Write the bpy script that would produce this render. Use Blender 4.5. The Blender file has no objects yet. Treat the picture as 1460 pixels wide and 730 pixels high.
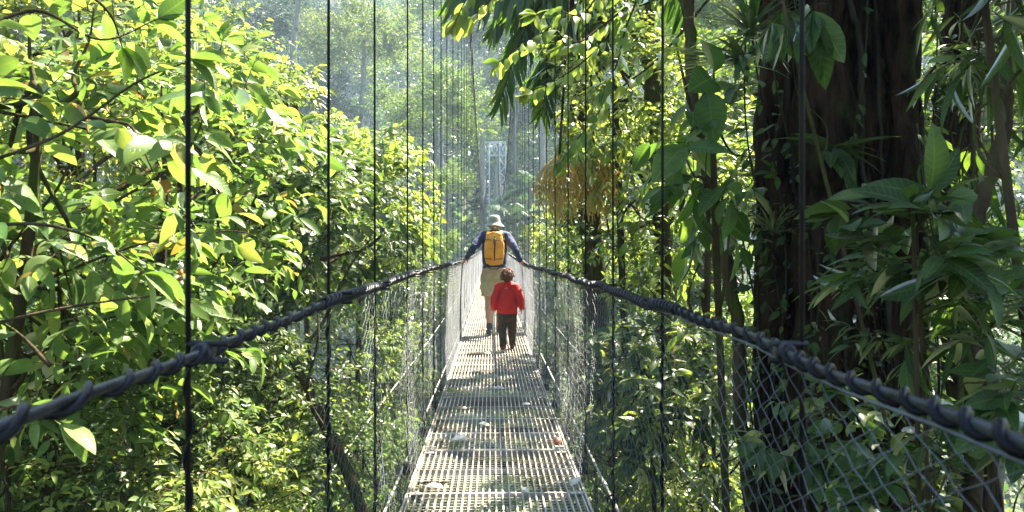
import bpy, math, random
import numpy as np
from mathutils import Vector, Matrix, noise as mnoise

SC = bpy.context.scene
COL = SC.collection
rng = np.random.default_rng(11)
PI = math.pi

# ------------------------------------------------------------------ helpers
def unit(a):
    a = np.asarray(a, float)
    n = np.linalg.norm(a, axis=-1, keepdims=True)
    return a / np.maximum(n, 1e-9)

class MB:
    """collects vertices / faces and links them as one mesh object"""
    def __init__(s):
        s.V = []; s.UV = []; s.F = []; s.n = 0
    def add(s, V, F, mat=0, uv=None, smooth=True):
        V = np.asarray(V, np.float32).reshape(-1, 3)
        F = np.asarray(F, np.int32)
        s.V.append(V)
        s.UV.append(np.zeros((len(V), 2), np.float32) if uv is None else np.asarray(uv, np.float32))
        s.F.append((F + s.n, mat, smooth))
        s.n += len(V)
    def mesh(s, name, mats):
        V = np.concatenate(s.V); UV = np.concatenate(s.UV)
        me = bpy.data.meshes.new(name)
        me.vertices.add(len(V)); me.vertices.foreach_set('co', V.ravel())
        loops = np.concatenate([f.ravel() for f, m, sm in s.F])
        sizes = np.concatenate([np.full(len(f), f.shape[1], np.int32) for f, m, sm in s.F])
        mi = np.concatenate([np.full(len(f), m, np.int32) for f, m, sm in s.F])
        sm = np.concatenate([np.full(len(f), q, bool) for f, m, q in s.F])
        starts = np.concatenate([[0], np.cumsum(sizes)[:-1]]).astype(np.int32)
        me.loops.add(len(loops)); me.loops.foreach_set('vertex_index', loops)
        me.polygons.add(len(sizes)); me.polygons.foreach_set('loop_start', starts)
        me.polygons.foreach_set('material_index', mi)
        me.polygons.foreach_set('use_smooth', sm)
        uvl = me.uv_layers.new(name='UVMap')
        uvl.data.foreach_set('uv', UV[loops].ravel())
        for m in (mats if isinstance(mats, (list, tuple)) else [mats]):
            me.materials.append(m)
        me.update(calc_edges=True)
        me.validate()
        return me
    def build(s, name, mats, parent=None, loc=None):
        o = bpy.data.objects.new(name, s.mesh(name, mats))
        COL.objects.link(o)
        if parent: o.parent = parent
        if loc is not None: o.location = loc
        return o

def tag(o, label=None, cat=None, group=None, kind=None):
    if label: o['label'] = label
    if cat: o['category'] = cat
    if group: o['group'] = group
    if kind: o['kind'] = kind
    return o

def empty(name, loc=(0, 0, 0), rz=0.0, label=None, cat=None, group=None):
    o = bpy.data.objects.new(name, None); COL.objects.link(o)
    o.location = loc; o.rotation_euler = (0, 0, rz)
    o.empty_display_size = .2
    return tag(o, label, cat, group)

def tube(mb, P, R, n=8, mat=0, cap=True, smooth=True):
    P = np.asarray(P, float); m = len(P)
    R = np.broadcast_to(np.asarray(R, float), (m,))
    T = np.gradient(P, axis=0); T = unit(T)
    ref = np.array([0, 0, 1.]) if abs(T[:, 2]).mean() < .8 else np.array([1., 0, 0])
    A = unit(np.cross(T, ref)); B = np.cross(T, A)
    an = np.arange(n) * 2 * PI / n
    V = P[:, None] + R[:, None, None] * (np.cos(an)[None, :, None] * A[:, None] + np.sin(an)[None, :, None] * B[:, None])
    i = np.arange(m - 1)[:, None] * n; j = np.arange(n)[None]
    k = (j + 1) % n
    F = np.stack([i + j, i + k, i + n + k, i + n + j], -1).reshape(-1, 4)
    L = np.concatenate([[0], np.cumsum(np.linalg.norm(np.diff(P, axis=0), axis=1))])
    uv = np.stack([np.broadcast_to(j / n, (m, n)), np.broadcast_to(L[:, None], (m, n))], -1).reshape(-1, 2)
    V = V.reshape(-1, 3)
    base = mb.n
    mb.add(V, F, mat, uv, smooth)
    if cap and n > 2:
        mb.F.append((np.arange(n, dtype=np.int32)[None, ::-1] + base, mat, False))
        mb.F.append((np.arange(n, dtype=np.int32)[None] + base + (m - 1) * n, mat, False))

def spline(pts, k=8):
    """Catmull-Rom through pts"""
    p = np.asarray(pts, float)
    if len(p) < 3:
        t = np.linspace(0, 1, k + 1)[:, None]
        return p[0] * (1 - t) + p[-1] * t
    q = np.vstack([2 * p[0] - p[1], p, 2 * p[-1] - p[-2]])
    out = []
    for i in range(1, len(q) - 2):
        t = np.linspace(0, 1, k, endpoint=False)[:, None]
        a, b, c, d = q[i - 1], q[i], q[i + 1], q[i + 2]
        out.append(.5 * ((2 * b) + (-a + c) * t + (2 * a - 5 * b + 4 * c - d) * t * t + (-a + 3 * b - 3 * c + d) * t ** 3))
    out.append(p[-1][None])
    return np.vstack(out)

def prisms(mb, S, E, r0, r1, n=3, mat=0):
    """many straight thin sticks at once"""
    S = np.asarray(S, float); E = np.asarray(E, float); N = len(S)
    if N == 0: return
    T = unit(E - S)
    ref = np.where(np.abs(T[:, 2:3]) < .8, np.array([[0, 0, 1.]]), np.array([[1., 0, 0]]))
    A = unit(np.cross(T, ref)); B = np.cross(T, A)
    an = np.arange(n) * 2 * PI / n
    ring = np.cos(an)[None, :, None] * A[:, None] + np.sin(an)[None, :, None] * B[:, None]
    r0 = np.broadcast_to(r0, (N,))[:, None, None]; r1 = np.broadcast_to(r1, (N,))[:, None, None]
    V = np.concatenate([S[:, None] + r0 * ring, E[:, None] + r1 * ring], 1).reshape(-1, 3)
    j = np.arange(n); k = (j + 1) % n
    f = np.stack([j, k, n + k, n + j], -1)[None] + (np.arange(N) * 2 * n)[:, None, None]
    mb.add(V, f.reshape(-1, 4), mat)

def box(mb, c, s, mat=0, rz=0.0, M=None):
    c = np.asarray(c, float); h = np.asarray(s, float) / 2
    v = np.array([[x, y, z] for x in (-1, 1) for y in (-1, 1) for z in (-1, 1)]) * h
    if rz:
        cz, sz = math.cos(rz), math.sin(rz)
        v = v @ np.array([[cz, sz, 0], [-sz, cz, 0], [0, 0, 1]])
    if M is not None: v = v @ M.T
    F = [[0, 1, 3, 2], [4, 6, 7, 5], [0, 4, 5, 1], [2, 3, 7, 6], [0, 2, 6, 4], [1, 5, 7, 3]]
    mb.add(v + c, F, mat, smooth=False)

# ---- leaf templates: x = across, y = along the leaf (0..1), z = normal
def template(ys, ws, fold=.18, curl=.12, zig=0):
    V = []; UV = []; F4 = []
    for y, w in zip(ys, ws):
        zc = -curl * y * y
        V += [(-w, y - zig * w, zc + fold * w), (0, y, zc), (w, y - zig * w, zc + fold * w)]
        UV += [(0, y), (.5, y), (1, y)]
    for i in range(len(ys) - 1):
        a = i * 3
        F4 += [(a, a + 1, a + 4, a + 3), (a + 1, a + 2, a + 5, a + 4)]
    return np.array(V, float), np.array(UV), np.array(F4)
T_BIG = template([0, .12, .28, .46, .64, .8, .92, 1], [.015, .13, .21, .245, .22, .15, .075, .003], .25, .28)
T_LONG = template([0, .15, .35, .6, .82, 1], [.012, .075, .105, .095, .055, .002], .3, .35)
T_MID = template([0, .22, .5, .78, 1], [.01, .17, .22, .14, .002], .25, .25)
T_STRAP = template([0, .3, .7, 1], [.02, .035, .028, .001], .3, .3)
def template_far():
    V = np.array([[0, 0, 0], [-.26, .5, .07], [0, 1, -.12], [.26, .5, .07]], float)
    return V, np.array([[.5, 0], [0, .5], [.5, 1], [1, .5]]), np.array([[0, 3, 2, 1]])
T_FAR = template_far()
T_CLUMP = (np.array([[0, 0, 0], [-.3, .35, .1], [-.22, .8, 0], [.05, 1, -.1], [.28, .7, .05], [.3, .25, .1]], float),
           np.array([[.5, 0], [0, .4], [.2, .8], [.5, 1], [.8, .7], [1, .3]]), np.array([[0, 5, 4, 3, 2, 1]]))

CORR = [None]
def leaves(mb, P, D, Nn, S, tpl, mat=0, wide=1.0):
    P = np.asarray(P, float); D = np.asarray(D, float); Nn = np.broadcast_to(np.asarray(Nn, float), P.shape)
    S = np.broadcast_to(S, (len(P),)); wide = np.broadcast_to(wide, (len(P),))
    if CORR[0] is not None:      # nothing grows through the walkway
        W = P + CORR[0]; T = W + unit(D) * S[:, None]
        ok = np.ones(len(P), bool)
        for q in (W, (W + T) / 2, T):
            ok &= ~((np.abs(q[:, 0] - .02) < np.interp(q[:, 1], [0, 5, 12], [.62, .66, .62])) & (q[:, 2] > -1.4) & (q[:, 2] < 1.9) & (q[:, 1] < 66))
            ok &= ~((np.linalg.norm(q, axis=1) < 1.5))
        P, D, Nn, S, wide = P[ok], D[ok], Nn[ok], S[ok], wide[ok]
    N = len(P)
    if N == 0: return
    y = unit(D); x = unit(np.cross(y, Nn)); z = np.cross(x, y)
    V0, UV0, F0 = tpl
    S = np.broadcast_to(S, (N,))
    wd = np.broadcast_to(wide, (N,))
    V = P[:, None] + S[:, None, None] * ((V0[None, :, 0:1] * wd[:, None, None]) * x[:, None] + V0[None, :, 1:2] * y[:, None] + V0[None, :, 2:3] * z[:, None])
    F = F0[None] + (np.arange(N) * len(V0))[:, None, None]
    mb.add(V.reshape(-1, 3), F.reshape(-1, F0.shape[1]), mat, np.tile(UV0, (N, 1)))

def rsph(r, n):
    return unit(r.normal(size=(n, 3)))

# camera-centred coordinates: the deck runs along +Y, the eye is at the origin
F_ = 1200.0; VX = 702.0; HY = 365.0
def P(px, py, Y):
    return np.array([(px - VX) / F_ * Y, Y, (HY - py) / F_ * Y])

# ------------------------------------------------------------------ terrain
def ground(x, y):
    x = np.asarray(x, float); y = np.asarray(y, float)
    b = np.interp(y, [-60, -6, -1.5, 1.5, 5, 14, 32, 58, 74, 80, 95, 150, 240, 500],
                  [10, -1.4, -1.9, -3.2, -5.2, -8.5, -14, -9, -1.6, -.6, 6, 55, 58, 58])
    s = np.clip(np.abs(x) - 6, 0, 400)
    b = b + .10 * np.clip(s, 0, 90) * np.clip((60 - y) / 60, .15, 1) + .0008 * np.clip(s, 0, 90) ** 2
    b = b + .5 * np.sin(x * .31 + 1.3) * np.cos(y * .23) + .22 * np.sin(x * 1.1 + y * .7) - .3 * np.exp(-((x) / 3.) ** 2)
    return b
def gz(x, y): return float(ground(x, y))
def build_terrain(mat):
    xs = np.unique(np.concatenate([np.linspace(-30, 30, 90), np.linspace(-500, 500, 80)]))
    ys = np.unique(np.concatenate([np.linspace(-20, 100, 150), np.linspace(-300, 600, 70)]))
    X, Y = np.meshgrid(xs, ys); Z = ground(X, Y)
    V = np.stack([X, Y, Z], -1).reshape(-1, 3)
    nx = len(xs); i = np.arange(len(ys) - 1)[:, None] * nx; j = np.arange(nx - 1)[None]
    F = np.stack([i + j, i + j + 1, i + nx + j + 1, i + nx + j], -1).reshape(-1, 4)
    mb = MB(); mb.add(V, F)
    return tag(mb.build('ground', mat), kind='structure')

# ------------------------------------------------------------------ materials
def newmat(name):
    m = bpy.data.materials.new(name); m.use_nodes = True
    nt = m.node_tree
    for n in list(nt.nodes): nt.nodes.remove(n)
    out = nt.nodes.new('ShaderNodeOutputMaterial')
    return m, nt, out
def nd(nt, t, **k):
    n = nt.nodes.new(t)
    for a, b in k.items():
        if a in n.inputs.keys(): n.inputs[a].default_value = b
        else: setattr(n, a, b)
    return n
def ramp(nt, stops, interp='LINEAR'):
    r = nt.nodes.new('ShaderNodeValToRGB'); cr = r.color_ramp; cr.interpolation = interp
    while len(cr.elements) > 1: cr.elements.remove(cr.elements[-1])
    cr.elements[0].position = stops[0][0]; cr.elements[0].color = (*stops[0][1], 1)
    for p, c in stops[1:]:
        e = cr.elements.new(p); e.color = (*c, 1)
    return r

def leaf_mat(name, stops, trans=(1.9, 2.0, .55), tw=.5, rough=.38, veins=False, spec=.5, yellowing=.0, hole=False):
    """two-sided leaf: diffuse reflection + transmission, waxy coat; hue differs leaf by leaf"""
    m, nt, out = newmat(name); L = nt.links.new
    g = nd(nt, 'ShaderNodeNewGeometry')
    r = ramp(nt, stops); L(g.outputs['Random Per Island'], r.inputs[0])
    oi = nd(nt, 'ShaderNodeObjectInfo')
    hs = nd(nt, 'ShaderNodeHueSaturation')
    mr = nd(nt, 'ShaderNodeMapRange'); mr.inputs[3].default_value = .485; mr.inputs[4].default_value = .512
    L(oi.outputs['Random'], mr.inputs[0]); L(mr.outputs[0], hs.inputs['Hue'])
    tc = nd(nt, 'ShaderNodeTexCoord')
    no = nd(nt, 'ShaderNodeTexNoise'); no.inputs['Scale'].default_value = 9 if veins else 2.5
    L(tc.outputs['Object'], no.inputs['Vector'])
    mv = nd(nt, 'ShaderNodeMapRange'); mv.inputs[1].default_value = .3; mv.inputs[2].default_value = .7
    mv.inputs[3].default_value = .72; mv.inputs[4].default_value = 1.3
    L(no.outputs[0], mv.inputs[0]); L(mv.outputs[0], hs.inputs['Value'])
    L(r.outputs[0], hs.inputs['Color'])
    col = hs.outputs[0]
    nrm = None
    if veins:
        uv = nd(nt, 'ShaderNodeUVMap'); sp = nd(nt, 'ShaderNodeSeparateXYZ'); L(uv.outputs[0], sp.inputs[0])
        a = nd(nt, 'ShaderNodeMath', operation='SUBTRACT'); L(sp.outputs[0], a.inputs[0]); a.inputs[1].default_value = .5
        b = nd(nt, 'ShaderNodeMath', operation='ABSOLUTE'); L(a.outputs[0], b.inputs[0])
        # side veins: v*n - |u|*k
        k1 = nd(nt, 'ShaderNodeMath', operation='MULTIPLY'); L(sp.outputs[1], k1.inputs[0]); k1.inputs[1].default_value = 62
        k2 = nd(nt, 'ShaderNodeMath', operation='MULTIPLY'); L(b.outputs[0], k2.inputs[0]); k2.inputs[1].default_value = 16
        k3 = nd(nt, 'ShaderNodeMath', operation='SUBTRACT'); L(k1.outputs[0], k3.inputs[0]); L(k2.outputs[0], k3.inputs[1])
        k4 = nd(nt, 'ShaderNodeMath', operation='SINE'); L(k3.outputs[0], k4.inputs[0])
        k5 = nd(nt, 'ShaderNodeMapRange'); L(k4.outputs[0], k5.inputs[0]); k5.inputs[1].default_value = .8; k5.inputs[2].default_value = 1.0
        k5.inputs[3].default_value = 0; k5.inputs[4].default_value = .6
        mid = nd(nt, 'ShaderNodeMapRange'); L(b.outputs[0], mid.inputs[0]); mid.inputs[1].default_value = .012; mid.inputs[2].default_value = .045
        mid.inputs[3].default_value = 1; mid.inputs[4].default_value = 0
        mx = nd(nt, 'ShaderNodeMath', operation='MAXIMUM'); L(k5.outputs[0], mx.inputs[0]); L(mid.outputs[0], mx.inputs[1])
        vm = nd(nt, 'ShaderNodeMix', data_type='RGBA'); vm.blend_type = 'MIX'
        ms = nd(nt, 'ShaderNodeMath', operation='MULTIPLY'); L(mx.outputs[0], ms.inputs[0]); ms.inputs[1].default_value = .45
        L(ms.outputs[0], vm.inputs[0]); L(col, vm.inputs[6]); vm.inputs[7].default_value = (.16, .24, .06, 1)
        # blemishes
        n2 = nd(nt, 'ShaderNodeTexNoise'); n2.inputs['Scale'].default_value = 55; n2.inputs['Detail'].default_value = 3; L(tc.outputs['Object'], n2.inputs['Vector'])
        b2 = nd(nt, 'ShaderNodeMapRange'); L(n2.outputs[0], b2.inputs[0]); b2.inputs[1].default_value = .68; b2.inputs[2].default_value = .74
        v2 = nd(nt, 'ShaderNodeMix', data_type='RGBA'); L(b2.outputs[0], v2.inputs[0]); L(vm.outputs[2], v2.inputs[6]); v2.inputs[7].default_value = (.09, .05, .015, 1)
        col = v2.outputs[2]
        bp = nd(nt, 'ShaderNodeBump'); bp.inputs['Strength'].default_value = .35; bp.inputs['Distance'].default_value = .004
        iv = nd(nt, 'ShaderNodeMath', operation='SUBTRACT'); iv.inputs[0].default_value = 1; L(mx.outputs[0], iv.inputs[1]); L(iv.outputs[0], bp.inputs['Height'])
        nrm = bp.outputs[0]
    df = nd(nt, 'ShaderNodeBsdfDiffuse'); L(col, df.inputs[0])
    tm = nd(nt, 'ShaderNodeMix', data_type='RGBA'); tm.blend_type = 'MULTIPLY'; tm.inputs[0].default_value = 1; tm.clamp_result = True
    L(col, tm.inputs[6]); tm.inputs[7].default_value = (*trans, 1)
    tr = nd(nt, 'ShaderNodeBsdfTranslucent'); L(tm.outputs[2], tr.inputs[0])
    mx1 = nd(nt, 'ShaderNodeMixShader'); mx1.inputs[0].default_value = tw; L(df.outputs[0], mx1.inputs[1]); L(tr.outputs[0], mx1.inputs[2])
    gl = nd(nt, 'ShaderNodeBsdfGlossy'); gl.inputs['Roughness'].default_value = rough; gl.inputs[0].default_value = (1, 1, 1, 1)
    fr = nd(nt, 'ShaderNodeFresnel'); fr.inputs[0].default_value = 1.42
    fm = nd(nt, 'ShaderNodeMath', operation='MULTIPLY'); L(fr.outputs[0], fm.inputs[0]); fm.inputs[1].default_value = spec
    mx2 = nd(nt, 'ShaderNodeMixShader'); L(fm.outputs[0], mx2.inputs[0]); L(mx1.outputs[0], mx2.inputs[1]); L(gl.outputs[0], mx2.inputs[2])
    if nrm:
        for q in (df, gl): L(nrm, q.inputs['Normal'])
    L(mx2.outputs[0], out.inputs[0])
    return m

def pbr(name, col, rough=.6, metal=0.0, noise=0, nscale=20, col2=None, bump=0, bscale=None, spec=.5, stretch=None, coord='Object', detail=5, lo=.35, hi=.65, bdist=.01):
    m, nt, out = newmat(name); L = nt.links.new
    b = nd(nt, 'ShaderNodeBsdfPrincipled'); L(b.outputs[0], out.inputs[0])
    b.inputs['Base Color'].default_value = (*col, 1); b.inputs['Roughness'].default_value = rough
    b.inputs['Metallic'].default_value = metal; b.inputs['Specular IOR Level'].default_value = spec
    tc = nd(nt, 'ShaderNodeTexCoord'); vec = tc.outputs[coord]
    if stretch:
        mp = nd(nt, 'ShaderNodeMapping'); mp.inputs['Scale'].default_value = stretch; L(vec, mp.inputs[0]); vec = mp.outputs[0]
    if col2:
        n = nd(nt, 'ShaderNodeTexNoise'); n.inputs['Scale'].default_value = nscale; n.inputs['Detail'].default_value = detail; L(vec, n.inputs['Vector'])
        r = ramp(nt, [(lo, col), (hi, col2)]); L(n.outputs[0], r.inputs[0]); L(r.outputs[0], b.inputs['Base Color'])
    if bump:
        n = nd(nt, 'ShaderNodeTexNoise'); n.inputs['Scale'].default_value = bscale or nscale; n.inputs['Detail'].default_value = 6; L(vec, n.inputs['Vector'])
        bp = nd(nt, 'ShaderNodeBump'); bp.inputs['Strength'].default_value = bump; bp.inputs['Distance'].default_value = bdist
        L(n.outputs[0], bp.inputs['Height']); L(bp.outputs[0], b.inputs['Normal'])
    return m

def bark_mat(name, c1, c2, moss=(.05, .07, .012), mamt=.5, scale=6, stretch=(1, 1, .25)):
    m, nt, out = newmat(name); L = nt.links.new
    b = nd(nt, 'ShaderNodeBsdfPrincipled'); L(b.outputs[0], out.inputs[0]); b.inputs['Roughness'].default_value = .9
    b.inputs['Specular IOR Level'].default_value = .06
    tc = nd(nt, 'ShaderNodeTexCoord')
    mp = nd(nt, 'ShaderNodeMapping'); mp.inputs['Scale'].default_value = stretch; L(tc.outputs['Object'], mp.inputs[0])
    n = nd(nt, 'ShaderNodeTexNoise'); n.inputs['Scale'].default_value = scale; n.inputs['Detail'].default_value = 7; n.inputs['Roughness'].default_value = .65; L(mp.outputs[0], n.inputs['Vector'])
    r = ramp(nt, [(.35, c1), (.65, c2)]); L(n.outputs[0], r.inputs[0])
    n2 = nd(nt, 'ShaderNodeTexNoise'); n2.inputs['Scale'].default_value = 3.4; n2.inputs['Detail'].default_value = 10; n2.inputs['Roughness'].default_value = .72; L(tc.outputs['Object'], n2.inputs['Vector'])
    mr = nd(nt, 'ShaderNodeMapRange'); mr.inputs[1].default_value = .62 - .25 * mamt; mr.inputs[2].default_value = .75 - .25 * mamt; L(n2.outputs[0], mr.inputs[0])
    mx = nd(nt, 'ShaderNodeMix', data_type='RGBA'); L(mr.outputs[0], mx.inputs[0]); L(r.outputs[0], mx.inputs[6]); mx.inputs[7].default_value = (*moss, 1)
    L(mx.outputs[2], b.inputs['Base Color'])
    n3 = nd(nt, 'ShaderNodeTexNoise'); n3.inputs['Scale'].default_value = scale * 3; n3.inputs['Detail'].default_value = 6; L(mp.outputs[0], n3.inputs['Vector'])
    bp = nd(nt, 'ShaderNodeBump'); bp.inputs['Strength'].default_value = 1; bp.inputs['Distance'].default_value = .05; L(n3.outputs[0], bp.inputs['Height']); L(bp.outputs[0], b.inputs['Normal'])
    return m

M = {}
M['leaf_bright'] = leaf_mat('leaf_bright', [(0, (.05, .10, .03)), (.4, (.085, .155, .042)), (.75, (.125, .20, .058)), (.93, (.19, .25, .07)), (.97, (.3, .26, .07)), (1, (.2, .1, .03))], trans=(1.95, 1.95, .95), tw=.5, veins=True, spec=.25)
M['leaf_yellow'] = leaf_mat('leaf_yellow', [(0, (.10, .165, .045)), (.5, (.165, .235, .06)), (1, (.28, .31, .085))], trans=(1.7, 1.7, .8), tw=.55, spec=.4)
M['leaf_mid'] = leaf_mat('leaf_mid', [(0, (.035, .075, .022)), (.5, (.065, .12, .034)), (.85, (.115, .17, .045)), (1, (.22, .24, .06))], trans=(1.75, 1.75, .85), tw=.5, spec=.4)
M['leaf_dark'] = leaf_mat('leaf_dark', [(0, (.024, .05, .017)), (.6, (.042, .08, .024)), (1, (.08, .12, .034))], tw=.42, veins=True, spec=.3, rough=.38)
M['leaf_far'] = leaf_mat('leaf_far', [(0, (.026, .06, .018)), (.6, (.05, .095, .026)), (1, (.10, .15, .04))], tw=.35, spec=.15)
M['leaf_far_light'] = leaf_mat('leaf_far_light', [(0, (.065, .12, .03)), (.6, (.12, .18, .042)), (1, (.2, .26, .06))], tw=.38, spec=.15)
M['leaf_far_blue_shade'] = leaf_mat('leaf_far_blue_shade', [(0, (.012, .03, .02)), (.6, (.022, .046, .028)), (1, (.045, .075, .038))], tw=.3, spec=.15)  # the far slope's dark blue shade is put into this leaf colour
M['leaf_broad'] = leaf_mat('leaf_broad', [(0, (.03, .07, .022)), (.6, (.055, .11, .03)), (1, (.10, .16, .04))], tw=.55, veins=True, spec=.3, trans=(2, 2, .9))
M['palm'] = leaf_mat('palm_leaflet', [(0, (.03, .07, .02)), (.7, (.06, .11, .025)), (1, (.16, .19, .04))], tw=.4, spec=.8, rough=.3)
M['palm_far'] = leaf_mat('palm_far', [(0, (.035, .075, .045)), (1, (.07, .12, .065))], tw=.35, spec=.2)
M['bark'] = bark_mat('bark_mossy', (.035, .024, .014), (.09, .065, .04), mamt=.55)
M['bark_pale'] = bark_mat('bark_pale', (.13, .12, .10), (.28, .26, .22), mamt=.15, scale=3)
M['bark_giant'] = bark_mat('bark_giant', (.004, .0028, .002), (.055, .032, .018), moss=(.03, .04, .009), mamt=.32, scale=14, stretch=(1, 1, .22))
M['vine'] = bark_mat('vine_bark', (.018, .015, .009), (.05, .045, .03), mamt=.2)
M['ground'] = pbr('forest_floor', (.025, .022, .012), .95, nscale=1.5, col2=(.04, .06, .018), bump=.6, bscale=4)
M['galv'] = pbr('galvanised_steel', (.55, .55, .54), .42, .35, nscale=8, col2=(.42, .40, .37), bump=.1, bscale=60)
M['grate'] = pbr('walked_grating_steel', (.50, .465, .41), .5, .1, nscale=3, col2=(.30, .26, .20), bump=.1, bscale=80)
M['wire'] = pbr('netting_wire', (.15, .165, .20), .5, .1, nscale=3, col2=(.07, .078, .09), spec=.35)
M['black_rod'] = pbr('dark_suspender_steel', (.005, .0055, .006), .55, .1, nscale=12, col2=(.016, .014, .012), bump=.2, bscale=90, spec=.12)
M['rope'] = pbr('grey_handrail_cable', (.035, .037, .045), .42, .0, nscale=16, col2=(.003, .004, .006), bump=.6, bscale=120, bdist=.003, spec=.2)
M['wrap'] = pbr('blue_black_wrap', (.002, .0025, .004), .38, 0, nscale=18, col2=(.006, .008, .013), spec=.12, bump=.4, bscale=150, bdist=.002)
M['guy'] = pbr('pale_guy_cable', (.62, .62, .58), .5, .1, nscale=20, col2=(.4, .4, .36))
M['tower'] = pbr('pale_tower_steel', (.42, .47, .54), .6, .0)

# ------------------------------------------------------------------ the footbridge
XC = .02
def smooth_table(ys, zs):
    g = np.linspace(-4, 80, 1681); z = np.interp(g, ys, zs)
    for w in (31, 21, 15):
        k = np.hanning(w); k /= k.sum()
        z = np.convolve(np.pad(z, w // 2, mode='reflect', reflect_type='odd'), k, 'valid')
    return lambda y: np.interp(y, g, z)
deck_z = smooth_table([-4, 0, 4, 5.4, 8, 10.7, 12.4, 20, 30, 45, 60, 80], [-1.15, -1.19, -1.225, -1.237, -1.225, -1.2, -1.185, -1.09, -.95, -.6, -.1, .75])
_ry = [-4, .9, 1.45, 2.7, 6.1, 12.4, 20, 30, 45, 60, 80]
rail_l = smooth_table(_ry, [-.22, -.187, -.172, -.146, -.102, -.08, .01, .16, .5, 1.0, 1.85])
rail_r = smooth_table(_ry, [-.23, -.199, -.182, -.165, -.148, -.12, -.01, .15, .5, 1.0, 1.85])
def hw(y): return np.interp(y, [3, 12.6], [.54, .46])
def rail_pt(sd, y):
    y = np.asarray(y, float)
    w = .004 * np.sin(y * 3.1 + sd) + .003 * np.sin(y * 7.7)
    z = (rail_l if sd < 0 else rail_r)(y)
    return np.stack([XC + sd * hw(y) + w, y, z + w], -1)
def cable_z(y): return 2.9 + .0052 * (y - 38.) ** 2

bridge = empty('suspension_footbridge', (XC, 0, -1.2), 0, 'long steel grating suspension footbridge with wire netting sides and wrapped cable handrails', 'footbridge')
BO = np.array([XC, 0, -1.2])
def bpart(mb, name, mats, parent=None):
    mb.V = [v - (BO if parent is None or parent is bridge else 0) for v in mb.V] if (parent is None or parent is bridge) else mb.V
    return mb.build(name, mats, parent or bridge)

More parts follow.
